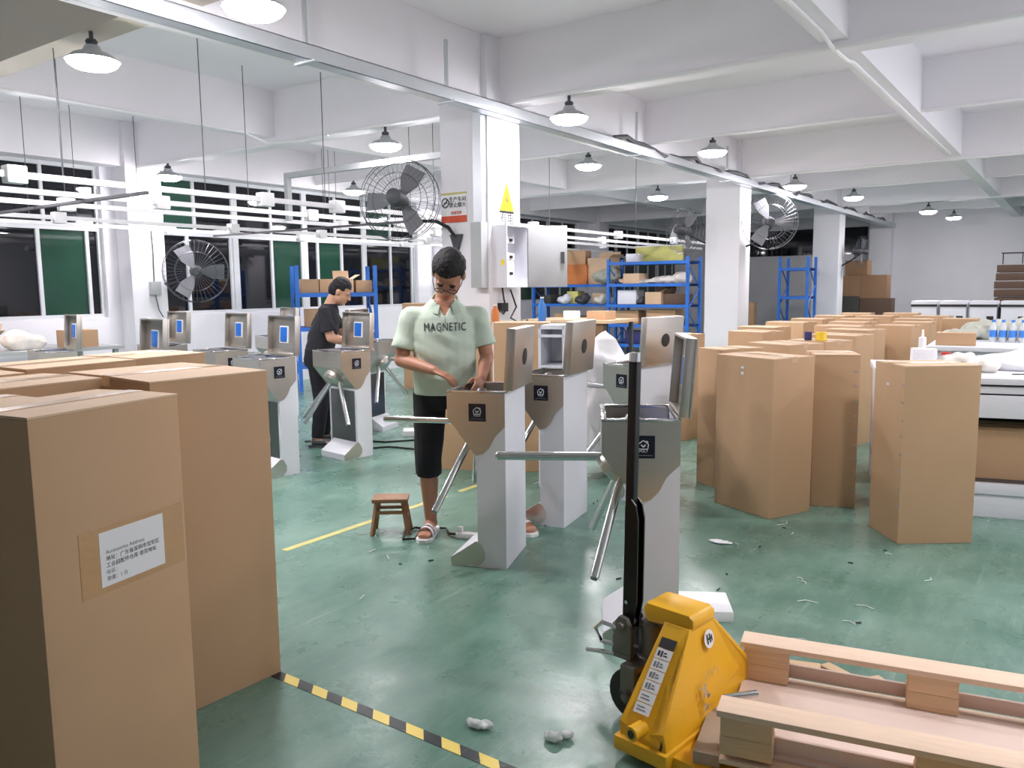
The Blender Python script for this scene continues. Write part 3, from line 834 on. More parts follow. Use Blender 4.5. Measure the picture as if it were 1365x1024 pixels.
# ================================================================ PEOPLE
def person(label, loc, rz, J, shirt_m, skin_m, hairy=True, shorts_len='knee', glasses=False, text=None, sandals=True, name='person'):
    t = thing(name, label, 'person', loc, rz)
    V = Vector
    H = Matrix.Translation(J['head']) @ Euler(J['head_rot']).to_matrix().to_4x4() @ Matrix.Scale(J.get('head_scale', 1.0), 4)
    # ---- body
    mb = MB()
    mb.T = H
    mb.ell((0, .012, .03), (.077, .094, .098), 18)
    mb.ell((0, -.018, -.04), (.066, .07, .078), 16)
    mb.ell((0, -.055, -.085), (.032, .035, .028), 12)
    mb.cap((0, -.082, .01), (0, -.1, -.025), .011, .016, 8)
    mb.ell((0, -.082, -.055), (.024, .012, .009), 10)
    mb.ell((0, -.08, -.066), (.02, .012, .008), 10)
    for q in (-1, 1):
        mb.ell((q * .077, .015, -.01), (.012, .022, .034), 10)
        mb.ell((q * .031, -.072, .022), (.022, .016, .009), 10)
    mb.T = Matrix.Identity(4)
    nk = H @ V((0, .035, -.06))
    mb.cap(J['neck'], nk, .058, .055)
    tz = J['torso']
    mb.loft([(c, (a * .9, 0, 0), (0, b * .9, 0)) for c, a, b in tz], 18)
    for s in ('R', 'L'):
        sh, el, wr, ha = (V(J[s + k]) for k in ('sh', 'el', 'wr', 'ha'))
        mb.cap(sh, sh.lerp(el, .5), .046, .046); mb.cap(sh.lerp(el, .5), el, .046, .042)
        mb.cap(el, el.lerp(wr, .35), .042, .043); mb.cap(el.lerp(wr, .35), wr, .043, .028)
        # hand: palm, four fingers, thumb
        d = (ha - wr).normalized()
        n = V(J[s + 'pn']).normalized()
        side = d.cross(n).normalized() * (1 if s == 'R' else -1)
        pm = wr + d * .05
        mb.loft([(wr, side * .026, n * .02), (wr + d * .03, side * .036, n * .018), (wr + d * .075, side * .041, n * .015), (wr + d * .09, side * .038, n * .012)], 12)
        cl = J.get(s + 'curl', .6)
        for k, (off, ln) in enumerate(((.03, .068), (.0105, .078), (-.0095, .073), (-.0285, .058))):
            p = wr + d * .085 + side * off
            a1 = p + (d * math.cos(cl * .6) + n * math.sin(cl * .6)) * ln * .42
            a2 = a1 + (d * math.cos(cl * 1.4) + n * math.sin(cl * 1.4)) * ln * .33
            a3 = a2 + (d * math.cos(cl * 2.1) + n * math.sin(cl * 2.1)) * ln * .25
            mb.cap(p - d * .015, a1, .0092, .0088, 8); mb.cap(a1, a2, .0088, .008, 8); mb.cap(a2, a3, .008, .0068, 8)
        p = wr + d * .025 + side * .03
        b1 = p + (d * .6 + side * .6 + n * .4).normalized() * .042
        b2 = b1 + (d * .8 + side * .05 + n * .6).normalized() * .032
        mb.cap(p - side * .015, b1, .0125, .0105, 8); mb.cap(b1, b2, .0105, .0085, 8)
        hp, kn, an = (V(J[s + k]) for k in ('hip', 'kn', 'an'))
        mb.cap(hp, kn, .08, .056); mb.cap(kn, kn.lerp(an, .35), .054, .056); mb.cap(kn.lerp(an, .35), an, .056, .036)
        toe = V(J[s + 'toe'])
        f = (toe - an); f.z = 0; fl = f.normalized(); sd = V((-fl.y, fl.x, 0))
        base = V((an.x, an.y, 0))
        mb.loft([(base - fl * .06 + V((0, 0, .055)), sd * .028, V((0, 0, .032))), (base + V((0, 0, .06)), sd * .034, V((0, 0, .04))), (base + fl * .09 + V((0, 0, .05)), sd * .042, V((0, 0, .026))),
                 (base + fl * .15 + V((0, 0, .04)), sd * .044, V((0, 0, .018))), (base + fl * .19 + V((0, 0, .036)), sd * .036, V((0, 0, .013)))], 14)
        mb.cap(an, base + V((0, 0, .06)), .036, .036)
    remesh(mb, 'body', skin_m, t, .0062, 3)
    # ---- hair
    hm = MB(); hm.T = H
    hm.ell((0, .022, .048), (.083, .099, .094), 18)
    hm.ell((0, .05, .0), (.078, .078, .085), 16)
    for q in (-1, 1): hm.ell((q * .06, .02, .05), (.028, .07, .05), 10)
    Hi = H.inverted()
    def keep(co):
        p = Hi @ co
        # hairline: pull the part in front of the hairline inside the head
        lim = -.078 if p.z > .06 else (-.03 if p.z > .015 else .028)
        if p.y < lim and p.z < .085: p.y = lim
        return H @ p
    h = remesh(hm, 'hair', M['hair'], t, .007, 2, .004, 70, keep)
    # ---- face details
    fm = MB(); fm.T = H
    for q in (-1, 1):
        fm.ell((q * .031, -.088, .026), (.019, .006, .0045), 8)
    fm.build('eyebrows', M['hair'], t)
    fm = MB(); fm.T = H
    for q in (-1, 1):
        fm.ell((q * .03, -.081, .004), (.013, .006, .0035), 8)
    fm.build('eyes', M['rubber'], t)
    fm = MB(); fm.T = H
    fm.ell((0, -.094, -.0605), (.02, .004, .0022), 8)
    fm.build('mouth', M['red'], t)
    if glasses:
        g = MB(); g.T = H
        for q in (-1, 1):
            ring = [(q * .033 + .024 * math.cos(a), -.106 + .004 * abs(math.cos(a)), .001 + .017 * math.sin(a)) for a in (2 * PI * k / 18 for k in range(19))]
            g.tube(ring, .0022, 6, cap=False)
            g.tube([(q * .057, -.102, .006), (q * .072, -.06, .006), (q * .079, .01, .004)], .002, 6)
        g.tube([(-.009, -.107, .004), (.009, -.107, .004)], .002, 6)
        gl = g.build('glasses', M['black'], t)
        g = MB(); g.T = H
        for q in (-1, 1):
            for k in range(1): g.ell((q * .033, -.105, .001), (.022, .0012, .0155), 12)
        g.build('lens', M['lens'], gl)
    # ---- shirt
    sm = MB()
    sm.loft([(c, (a, 0, 0), (0, b, 0)) for c, a, b in tz], 22)
    for s in ('R', 'L'):
        sh, el = V(J[s + 'sh']), V(J[s + 'el'])
        cu = sh.lerp(el, J.get('sleeve', .72))
        mid = sh.lerp(cu, .5)
        inn = V((sh.x * .55, sh.y, sh.z - .01))
        d = (cu - sh).normalized(); b1 = d.orthogonal().normalized(); b2 = d.cross(b1)
        sm.cap(inn, sh, .068, .062)
        sm.loft([(sh, b1 * .062, b2 * .062), (mid, b1 * .064, b2 * .064), (cu, b1 * .074, b2 * .074)], 16)
    def wrinkle(co):
        n_ = noise.noise(V((co.x * 6, co.y * 6, co.z * 16 + co.x * 7))) * .011
        n_ += noise.noise(V((co.x * 3 + 5, co.y * 3, co.z * 5))) * .012
        yy = co.y - n_
        if text and co.z > 1.345 and co.y < .0 and abs(co.x) < (co.z - 1.34) * .6: yy += .04
        return V((co.x * (1 + n_ * 2), yy, co.z))
    remesh(sm, 'shirt', shirt_m, t, .008, 2, 0, 8, wrinkle)
    if text:
        # collar, placket and lettering
        nx, ny, nz = J['neck']
        cm = MB()
        rg = []
        for k in range(25):
            a = PI * 1.5 + .42 + (2 * PI - .84) * k / 24
            fr = (1 - math.sin(a)) / 2
            rg.append((nx + .082 * math.cos(a), ny - .0 + .088 * math.sin(a), nz + .014 - .085 * fr))
        for p, q in zip(rg, rg[1:]):
            for (u0, u1) in (((0, 0, .03), (.02, .02, -.025)),):
                def off(pt, zz, ex):
                    dx, dy = pt[0] - nx, pt[1] - ny
                    return (pt[0] + dx * ex, pt[1] + dy * ex, pt[2] + zz)
                f = [cm.v(off(p, .03, -.05)), cm.v(off(q, .03, -.05)), cm.v(off(q, -.022, .35)), cm.v(off(p, -.022, .35))]
                g = [cm.v(off(p, .026, -.12)), cm.v(off(q, .026, -.12)), cm.v(off(q, -.026, .25)), cm.v(off(p, -.026, .25))]
                cm.face(f); cm.face(g[::-1])
                cm.face([f[0], g[0], g[1], f[1]]); cm.face([f[3], f[2], g[2], g[3]])
        bmesh.ops.remove_doubles(cm.bm, verts=cm.bm.verts, dist=.0005)
        cm.build('collar', M['collar'], t)
        sho = [c for c in t.children if c.name.startswith('shirt')][0]
        from mathutils.bvhtree import BVHTree
        bv = BVHTree.FromPolygons([v.co for v in sho.data.vertices], [p.vertices for p in sho.data.polygons])
        def onshirt(x, z):
            hit = bv.ray_cast(V((x, -1, z)), V((0, 1, 0)))
            return (hit[0].y if hit[0] else -.1)
        lt = text_mesh('shirt_lettering', text, .066, M['print'], t, Matrix.Identity(4), .0012)
        me = lt.data
        bm = bmesh.new(); bm.from_mesh(me)
        bm.to_mesh(me); bm.free()
        xs = [v.co.x for v in me.vertices]; sc = .245 / (max(xs) - min(xs))
        for v in me.vertices:
            x = v.co.x * sc + .0; z = v.co.y * 1.0 + J['text_z']
            v.co = V((x, onshirt(x, z) - .003 - (v.co.z + .0015), z))
        pk = MB()
        for k in range(4):
            z0 = nz - .1 - k * .012
            pk.box(-.0025, .0025, onshirt(0, z0) - .004, onshirt(0, z0) + .004, z0 - .012, z0)
        pk.build('placket', M['collar'], t)
    # ---- trousers
    pm = MB()
    hz = J['Rhip'][2]
    c0 = tz[0][0]
    pm.loft([((c0[0], c0[1], hz + .1), (.172, 0, 0), (0, .125, 0)), ((c0[0], c0[1] + .005, hz), (.178, 0, 0), (0, .135, 0)), ((c0[0], c0[1] + .01, hz - .07), (.165, 0, 0), (0, .12, 0))], 18)
    for s in ('R', 'L'):
        hp, kn, an = (V(J[s + k]) for k in ('hip', 'kn', 'an'))
        if shorts_len == 'knee':
            end = kn.lerp(an, .22)
            pm.cap(hp, kn, .105, .082, 14); pm.tube([kn, end], [.082, .078], 14)
        else:
            end = kn.lerp(an, .98)
            pm.cap(hp, kn, .1, .075, 14); pm.tube([kn, end], [.075, .062], 14)
    remesh(pm, 'shorts' if shorts_len == 'knee' else 'trousers', M['shorts'], t, .01, 2, .004, 14)
    # ---- footwear
    for s in ('R', 'L'):
        an, toe = V(J[s + 'an']), V(J[s + 'toe'])
        f = toe - an; f.z = 0; fl = f.normalized(); sd = V((-fl.y, fl.x, 0))
        base = V((an.x, an.y, 0))
        so = MB()
        out = [(-.085, .025), (-.06, .038), (.05, .042), (.13, .052), (.19, .045), (.215, .02)]
        pts = [base + fl * a + sd * b for a, b in out] + [base + fl * a - sd * b for a, b in out[::-1]]
        so.prism([(p.x, p.y) for p in pts], 0.001, .022, 'z')
        if sandals:
            fo = so.build('sandal', M['white'], t)
            st = MB()
            for aa, wd in ((.07, .05), (.13, .03)):
                for k in range(10):
                    a0, a1 = PI * k / 10, PI * (k + 1) / 10
                    def P(a, q): return base + fl * (aa + q) + sd * (.05 * math.cos(a)) + V((0, 0, .018 + .064 * math.sin(a)))
                    f4 = [st.v(P(a0, -wd / 2)), st.v(P(a1, -wd / 2)), st.v(P(a1, wd / 2)), st.v(P(a0, wd / 2))]
                    st.face(f4)
            st.build('strap', M['wmetal'], fo)
        else:
            so.loft([(base - fl * .05 + V((0, 0, .05)), sd * .034, V((0, 0, .045))), (base + fl * .08 + V((0, 0, .05)), sd * .042, V((0, 0, .035))), (base + fl * .19 + V((0, 0, .035)), sd * .036, V((0, 0, .02)))], 12)
            so.build('shoe', M['dgrey'], t)
    return t

J1 = dict(head=(.025, -.115, 1.575), head_rot=(.9, .12, -.12), neck=(.005, .0, 1.44), head_scale=1.13,
          torso=[((0, -.01, .875), .186, .14), ((0, -.02, .97), .19, .15), ((0, -.02, 1.09), .188, .142), ((0, -.01, 1.24), .19, .13), ((0, .0, 1.33), .18, .11), ((0, .01, 1.385), .135, .088), ((.003, .01, 1.435), .08, .075)],
          Rsh=(-.2, .01, 1.335), Rel=(-.26, -.02, 1.08), Rwr=(-.07, -.235, 1.035), Rha=(.02, -.29, 1.0), Rpn=(.25, -.1, -1), Rcurl=.75,
          Lsh=(.2, .01, 1.335), Lel=(.25, -.02, 1.09), Lwr=(.2, -.2, .985), Lha=(.17, -.27, .92), Lpn=(-.8, .3, -.5), Lcurl=.6,
          Rhip=(-.095, .0, .86), Rkn=(-.115, -.03, .47), Ran=(-.105, .04, .085), Rtoe=(-.15, -.12, .03),
          Lhip=(.095, .0, .86), Lkn=(.27, -.02, .47), Lan=(.44, .06, .085), Ltoe=(.5, -.12, .03), text_z=1.275, sleeve=.74)
person('man in a pale green polo shirt and black shorts bending over a turnstile', (-3.09, 3.675, 0), math.radians(42), J1, M['shirt'], M['skin'], glasses=True, text='MAGNETIC')
J2 = dict(head=(.0, -.235, 1.475), head_rot=(.55, 0, 0), neck=(0, -.13, 1.36),
          torso=[((0, -.0, .86), .165, .13), ((0, -.02, .95), .17, .14), ((0, -.05, 1.08), .178, .145), ((0, -.085, 1.2), .19, .13), ((0, -.1, 1.28), .19, .11), ((0, -.115, 1.33), .14, .085), ((0, -.125, 1.365), .075, .07)],
          Rsh=(-.195, -.1, 1.29), Rel=(-.22, -.16, 1.05), Rwr=(-.14, -.38, .99), Rha=(-.1, -.46, .96), Rpn=(.2, 0, -1),
          Lsh=(.195, -.1, 1.29), Lel=(.22, -.2, 1.06), Lwr=(.12, -.4, .99), Lha=(.08, -.48, .96), Lpn=(-.2, 0, -1),
          Rhip=(-.09, .0, .84), Rkn=(-.1, -.03, .46), Ran=(-.1, .02, .085), Rtoe=(-.12, -.15, .03),
          Lhip=(.09, .0, .84), Lkn=(.1, -.05, .46), Lan=(.11, .0, .085), Ltoe=(.13, -.16, .03), sleeve=.75)
person('man in a black T-shirt and dark trousers working at the left turnstiles', (-5.95, 5.2, 0), math.radians(128), J2, M['tee'], M['skin2'], shorts_len='long', sandals=False)

# ================================================================ PALLET JACK
t = thing('pallet_jack', 'yellow pallet jack with its black handle raised upright', 'pallet jack', (-1.1, 2.17, 0), math.radians(-8))
# local: x = fork direction, y = across
def plate(mb, P, off):
    f = [mb.v(p) for p in P]; g = [mb.v((p[0] + off[0], p[1] + off[1], p[2] + off[2])) for p in P]
    mb.face(f); mb.face(g[::-1])
    n = len(P)
    for i in range(n): mb.face([f[i], g[i], g[(i + 1) % n], f[(i + 1) % n]])
JW, JX, JT = .54, .145, .39
b = MB()
plate(b, [(JX, .0, .07), (JX, JW, .07), (JX, JW, .19), (.095, .35, JT), (.095, .215, JT), (JX - .01, .0, .13)], (-.012, 0, -.004))
b.build('front_plate', M['yellow'], t, smooth=0, bevel=.003)
b = MB()
plate(b, [(-.03, .0, .07), (JX, .0, .07), (JX - .01, .0, .13), (.095, .21, JT), (.0, .21, JT), (-.03, .0, .12)], (0, .014, -.004))
b.build('side_plate', M['yellow'], t, smooth=0, bevel=.003)
b = MB()
plate(b, [(-.03, JW, .07), (JX, JW, .07), (JX, JW, .19), (.095, .36, JT), (.0, .36, JT), (-.03, JW, .19)], (0, -.014, -.004))
b.build('side_plate', M['yellow'], t, smooth=0, bevel=.003)
b = MB()
b.prism([(-.095, .41), (-.08, .435), (.085, .432), (.105, .418), (.105, .385), (-.01, .372), (-.075, .365)], .215, .36, 'y')
b.build('top_cover', M['yellow'], t, smooth=40, bevel=.014)
MB().box(-.045, JX + .01, -.018, JW + .02, .025, .075).build('base_rail', M['yellow'], t, bevel=.012)
MB().tube([(.045, .02, .115), (.04, -.04, .115)], .024, 16).build('axle_boss', M['yellow'], t)
MB().tube([(.0405, -.0405, .115), (.04, -.0425, .115)], .014, 12).build('axle_hole', M['black'], t)
b = MB()
plate(b, [(.118, -.0005, .075), (.126, -.0005, .075), (.126, .0395, .14), (.118, .0395, .14)], (0, -.002, .002))
b.build('scrape_mark', M['rubber'], t, smooth=0)
for y in (.02, .38):
    b = MB()
    b.prism([(JX - .02, .06), (1.2, .06), (1.25, .04), (1.2, .02), (JX - .02, .02)], y, y + .14, 'y')
    b.build('fork', M['yellow'], t, bevel=.006)
    MB().tube([(1.1, y + .03, .03), (1.1, y + .11, .03)], .03, 16).build('load_wheel', M['rubber'], t)
for y in (.2, .29):
    wl = MB().tube([(-.13, y, .09), (-.13, y + .055, .09)], .09, 24).build('steer_wheel', M['rubber'], t, bevel=.006)
    MB().tube([(-.13, y - .004, .09), (-.13, y + .059, .09)], .045, 18).build('wheel_hub', M['dgrey'], wl)
MB().box(-.16, -.1, .18, .37, .1, .2).tube([(-.13, .165, .09), (-.13, .38, .09)], .018, 10).build('wheel_fork', M['castiron'], t, bevel=.01)
MB().lathe([(.06, .2), (.06, .215), (.048, .22), (.048, .325), (.04, .338), (.022, .342), (.022, .36), (0, .36)], 20, (-.105, .3, 0)).build('pump_cylinder', M['castiron'], t)
b = MB()
for y in (.215, .31):
    b.prism([(-.22, .22), (-.14, .22), (-.14, .31), (-.16, .35), (-.19, .355), (-.21, .33)], y, y + .02, 'y')
b.box(-.22, -.14, .215, .33, .2, .22)
b.tube([(-.178, .2, .32), (-.178, .345, .32)], .016, 10)
for k in range(4): b.box(-.235, -.21, .24, .29, .225 + .025 * k, .238 + .025 * k)
b.build('pump_bracket', M['castiron'], t, bevel=.003)
b = MB()
b.tube([(-.21, .225, .24), (-.255, .2, .25), (-.28, .2, .29), (-.25, .2, .32), (-.2, .215, .31)], .008, 8)
b.tube([(-.2, .2, .22), (-.25, .17, .225), (-.29, .16, .22)], .008, 8)
b.build('release_lever', M['chrome'], t)
sh = MB()
sh.T = Matrix.Translation((-.186, .266, .29)) @ Matrix.Rotation(.014, 4, 'Y') @ Matrix.Rotation(-.012, 4, 'X')
sh.box(-.017, .017, -.014, .014, 0, .955)
sh.build('handle_shaft', M['blackgloss'], t, bevel=.004)
b = MB()
b.tube([(-.1727, .2775, 1.245), (-.1723, .2778, 1.275)], .02, 12)
b.build('handle_collar', M['chrome'], t)
b = MB()
yk = [(-.195, .30), (-.16, .30), (-.14, .40), (-.136, .70), (-.146, .75), (-.165, .77), (-.19, .74)]
b.prism(yk, .248, .254, 'y'); b.prism(yk, .286, .292, 'y')
b.build('handle_yoke', M['blackgloss'], t, smooth=0)
MB().tube([(-.178, .24, .33), (-.178, .246, .33)], .007, 8).tube([(-.178, .24, .4), (-.178, .246, .4)], .007, 8).build('bolt', M['chrome'], t)
# sticker strip on the side plate
e0, e1 = Vector((.005, .0, .12)), Vector((.015, .21, JT))
nrm = Vector((0, -.79, .61))
stk = None
for k in range(7):
    a, c = k / 7 * .74 + .12, (k + 1) / 7 * .74 + .12 - .008
    p0, p1 = e0.lerp(e1, a) + nrm * .006, e0.lerp(e1, c) + nrm * .006
    m_ = M['print'] if k == 6 else M['paper']
    b = MB(); plate(b, [(p0.x, p0.y, p0.z), (p0.x + .058, p0.y, p0.z), (p1.x + .058, p1.y, p1.z), (p1.x, p1.y, p1.z)], tuple(nrm * .0015))
    if stk is None: stk = b.build('warning_sticker', m_, t, smooth=0)
    else: b.build('sticker_panel', m_, stk, smooth=0)
    if k in (0, 1, 2, 3, 4, 5):
        b = MB()
        for (u0, u1, v0, v1) in ((.008, .016, .25, .75), (.02, .026, .2, .8), (.03, .044, .3, .42), (.03, .04, .55, .68)) if k > 1 else ((.008, .042, .3, .4), (.008, .036, .6, .7)):
            q0, q1 = p0.lerp(p1, v0) + nrm * .0025, p0.lerp(p1, v1) + nrm * .0025
            b.face([b.v((q0.x + u0, q0.y, q0.z)), b.v((q0.x + u1, q0.y, q0.z)), b.v((q1.x + u1, q1.y, q1.z)), b.v((q1.x + u0, q1.y, q1.z))])
        b.build('pictogram', M['gprint'] if k != 5 else M['print'], stk, smooth=0)
# torn corner of the sticker, round decal and worn patch on the front plate
def on_front(y, z, lift=.003):
    return (JX - .05 * max(0, (z - .16) / .23) + lift, y, z)
def patch(name, polys, m_, par, lift):
    b = MB()
    for P in polys: b.face([b.v(on_front(y, z, lift)) for y, z in P])
    return b.build(name, m_, par, smooth=0)
d = patch('round_decal', [[(.3 + .03 * math.cos(2 * PI * k / 16), .335 + .03 * math.sin(2 * PI * k / 16)) for k in range(16)]], M['paper'], t, .008)
patch('decal_print', [[(y0, z0), (y1, z0), (y1, z1), (y0, z1)] for (y0, y1, z0, z1) in ((.285, .292, .32, .352), (.3, .307, .322, .352), (.312, .318, .325, .345), (.29, .315, .333, .338))], M['print'], d, .0095)
random.seed(3)
P = []
for i in range(14):
    y, z = .2 + random.random() * .04, .12 + random.random() * .09
    P.append([(y, z), (y + .014, z + .003), (y + .016, z + .012), (y + .003, z + .014)])
patch('worn_patch', P, M['plyd'], t, .006)
P = []
for i in range(7):
    y, z = .24 + i * .013, .225 + .006 * (i % 3)
    P.append([(y, z), (y + .009, z + .002), (y + .009, z + .004), (y, z + .002)]); P.append([(y + .003, z - .008), (y + .005, z - .008), (y + .006, z + .014), (y + .004, z + .014)])
patch('faded_lettering', P, M['plyd'], t, .006)

# ================================================================ PALLET
t = thing('wooden_pallet', 'pale wooden pallet on the forks of the yellow jack', 'pallet', (-.80, 2.17, 0), math.radians(11.5))
L, Wd = 1.3, .60
MB().box(0, L, .06, Wd - .06, .105, .118).build('plywood_deck', M['ply'], t, bevel=.002)
for y0 in (.0, Wd - .1):
    MB().box(-.01, L, y0, y0 + .1, .235, .255).build('rail_plank', M['pine'], t, bevel=.003)
    for x in (0.0, .52, 1.08):
        MB().box(x, x + .15, y0 + .006, y0 + .094, .118, .1765).build('block', M['pineend'], t, bevel=.003)
        MB().box(x + .002, x + .148, y0 + .004, y0 + .092, .1775, .235).build('block', M['pineend'], t, bevel=.003)
    MB().box(0, L, y0 + .0, y0 + .1, .09, .105).build('bottom_plank', M['pine'], t, bevel=.003)
    for x in (.15, .67):
        MB().box(x, x + (.37 if x < .5 else .41), y0 + .076, y0 + .09, .118, .165).build('edge_board', M['ply'], t, bevel=.002)
MB().box(-.08, .0, .02, Wd - .12, .06, .1).build('end_board', M['plyd'], t, bevel=.003)
b = MB().tube([(0, 0, 0), (.115, .0, .0)], .012, 12)
o = b.build('steel_tube', M['chrome'], None, loc=(-.84, 2.44, .13), rot=(0, -.05, .75))
o.location = (-.885, 2.44, .15); tag(o, 'short shiny steel tube lying on the pallet beside the yellow jack', 'tube')

# ================================================================ SMALL THINGS ON THE FLOOR
t = thing('stool', 'small low wooden stool left of the man in green', 'stool', (-3.42, 3.52, 0), math.radians(38))
MB().box(-.11, .11, -.075, .075, .2, .225).build('seat', M['wood'], t, bevel=.006)
for sx in (-1, 1):
    for sy in (-1, 1):
        MB().tube([(sx * .08, sy * .05, .2), (sx * .11, sy * .075, 0)], .016, 4).build('leg', M['wood'], t, smooth=0)
for sx in (-1, 1):
    MB().box(sx * .095 - .01, sx * .095 + .01, -.06, .06, .09, .11).build('stretcher', M['wood'], t)
for sy in (-1, 1):
    MB().box(-.09, .09, sy * .064 - .008, sy * .064 + .008, .13, .15).build('stretcher', M['wood'], t)

t = thing('power_strip', 'white power strip with black cable on the floor by the turnstile', 'power strip', (-2.99, 3.66, 0), .3)
MB().box(-.02, .13, -.025, .025, 0, .035).build('strip_body', M['white'], t, bevel=.006)
MB().box(-.01, .02, -.015, .015, .035, .07).build('plug', M['white'], t, bevel=.004)
MB().tube([(-.02, 0, .02), (-.08, .03, .01), (-.14, .12, .012), (-.22, .1, .012), (-.27, 0, .012), (-.24, -.13, .012), (-.3, -.16, .012), (-.36, -.02, .012), (-.33, .08, .012), (-.2, .04, .02)], .007, 6).build('cable', M['black'], t)

def crumple(name, label, cat, loc, parts, m, vox, amp, sc, grp=None):
    mb = MB()
    for c, r in parts: mb.ell(c, r, 12)
    o = remesh(mb, name, M[m], None, vox, 1, amp, sc)
    o.location = loc
    return tag(o, label, cat, grp)
crumple('plastic_scrap', 'crumpled clear plastic scrap on the floor beyond the striped tape', 'scrap', (-1.61, 2.04, .006), [((0, 0, .01), (.045, .02, .014)), ((.03, .02, .008), (.03, .014, .012))], 'clear', .004, .006, 60)
crumple('plastic_scrap', 'crumpled clear plastic scrap on the floor, nearest the yellow jack wheel', 'scrap', (-1.35, 2.12, .006), [((0, 0, .012), (.035, .022, .018)), ((.03, .04, .01), (.025, .02, .014))], 'clear', .004, .007, 60)

t = thing('foam_board', 'thick white foam board lying behind the yellow pallet jack', 'foam board', (-1.42, 3.38, 0), .5)
MB().box(-.2, .2, -.12, .12, .0, .05).build('board', M['foam'], t, bevel=.006)

mb = MB().box(-2.55, 4, -.024, .024, 0, .0012)
o = mb.build('floor_tape', M['stripe'], None, smooth=0, loc=(0, 1.905, .0005))
tag(o, 'yellow and black striped hazard tape on the near floor', 'tape')
t = thing('floor_tape', 'worn faded yellow line tape behind the stool', 'tape', (-3.69, 0, .0005))
y = 2.0
while y < 13:
    ln = random.uniform(.3, .9)
    MB().box(-.025, .025, y, y + ln, 0, .001).build('tape_piece', M['oldtape'], t, smooth=0); y += ln + random.uniform(.02, .2)
mb = MB()
for i in range(26):
    x, y = random.uniform(-1.6, 1.2), random.uniform(3.2, 5.2); a = random.uniform(0, PI); l = random.uniform(.02, .09)
    mb.tube([(x, y, .004), (x + l * math.cos(a), y + l * math.sin(a), .005), (x + l * 1.6 * math.cos(a + .4), y + l * 1.6 * math.sin(a + .4), .004)], .0022, 4)
for i in range(20):
    x, y = random.uniform(-3.6, -2.6), random.uniform(2.6, 5.4); a = random.uniform(0, PI); l = random.uniform(.02, .07)
    mb.tube([(x, y, .004), (x + l * math.cos(a), y + l * math.sin(a), .004)], .003, 4)
o = mb.build('floor_litter', M['paper']); tag(o, 'thin white plastic strips scattered over the green floor', 'litter', kind='stuff')
mb = MB()
for i in range(26):
    x, y = random.uniform(-3.2, 1.0), random.uniform(2.8, 5.2); a = random.uniform(0, PI); l = random.uniform(.015, .04)
    mb.tube([(x, y, .004), (x + l * math.cos(a), y + l * math.sin(a), .004)], .004, 4)
o = mb.build('floor_litter', M['rubber']); tag(o, 'small dark crumbs scattered over the green floor', 'litter', kind='stuff')

# cables lying on the floor by the man in black
for k, pts in enumerate(([(-5.6, 5.0, 0), (-5.3, 5.45, 0), (-5.0, 5.5, 0), (-4.6, 5.9, 0), (-4.5, 6.4, 0)], [(-6.2, 5.2, 0), (-5.9, 5.5, 0), (-5.5, 5.6, 0), (-5.2, 6.0, 0), (-4.9, 6.6, 0)])):
    o = MB().tube([(p[0], p[1], .009) for p in pts], .009, 6).build('floor_cable', M['black'])
    tag(o, ('black cable on the floor in front of the turnstile showing its tripod side', 'black cable on the floor beside the feet of the man in black')[k], 'cable')

# white film heap behind the turnstiles, cabinet frame, table with small things
crumple('film_heap', 'big heap of white wrapping film behind the turnstiles', 'wrapping', (-2.98, 5.75, .42), [((0, 0, 0), (.32, .28, .45)), ((-.16, 0, .3), (.17, .2, .42)), ((.08, 0, .22), (.22, .2, .33)), ((.3, 0, .0), (.16, .16, .35))], 'foam', .02, .05, 5)
t = thing('cabinet_frame', 'white metal cabinet frame with a sheet of paper inside', 'cabinet', (-3.1, 5.05, 0), .3)
b = MB().box(-.2, .0, .3, .31, .1, 1.2)
for x in (-.2, -.015): b.box(x, x + .02, 0, .3, 0, 1.22)
b.box(-.2, .0, 0, .31, 1.19, 1.22).box(-.2, 0, 0, .02, 1.13, 1.15).box(-.18, 0, 0, .3, .9, .92)
b.build('frame', M['wmetal'], t, smooth=0)
MB().prism([(-.16, .93), (-.01, .93), (-.01, 1.08), (-.13, 1.09), (-.1, 1.0), (-.17, .95)], .28, .286, 'y').build('paper_sheet', M['paper'], t, smooth=0)

# ================================================================ BLUE RACKS
def rack(label, x0, x1, y, dep, levels, ztop, group='blue steel storage racks', rz=0, org=None, brace=True):
    org = org or (x0, y)
    t = thing('storage_rack', label, 'rack', (org[0], org[1], 0), rz, group)
    W_ = x1 - x0
    for px in (0, W_):
        for py in (0, dep):
            MB().box(px - .026, px + .026, py - .03, py + .03, 0, ztop).build('post', M['blue'], t, smooth=0)
        b = MB()
        n = 4
        for k in range(n):
            za, zb = .15 + (ztop - .3) * k / n, .15 + (ztop - .3) * (k + 1) / n
            ya, yb = (0, dep) if k % 2 == 0 else (dep, 0)
            b.tube([(px, ya, za), (px, yb, zb)], .015, 4)
        b.build('brace', M['blue'], t, smooth=0)
    for z in levels:
        MB().box(.026, W_ - .026, -.03, 0, z - .06, z).build('shelf_beam', M['blue'], t, smooth=0)
        MB().box(.026, W_ - .026, dep, dep + .03, z - .06, z).build('shelf_beam', M['blue'], t, smooth=0)
        MB().box(.0, W_, 0, dep, z - .02, z - .002).build('shelf_board', M['navy'], t, smooth=0)
    return t
rack('blue storage rack full of goods, centre of the back area left of the second column', -7.85, -6.15, 14.5, .6, (.35, .75, 1.14, 1.55, 1.98), 2.05)
rack('longer blue rack further back, left of the front one', -10.0, -7.95, 15.0, .6, (.3, .7, 1.14, 1.55), 1.6)
rack('blue storage rack by the windows behind the man in black', -10.15, -9.0, 8.05, .5, (.4, .95, 1.45), 1.85, rz=math.radians(58), org=(-9.33, 7.8))
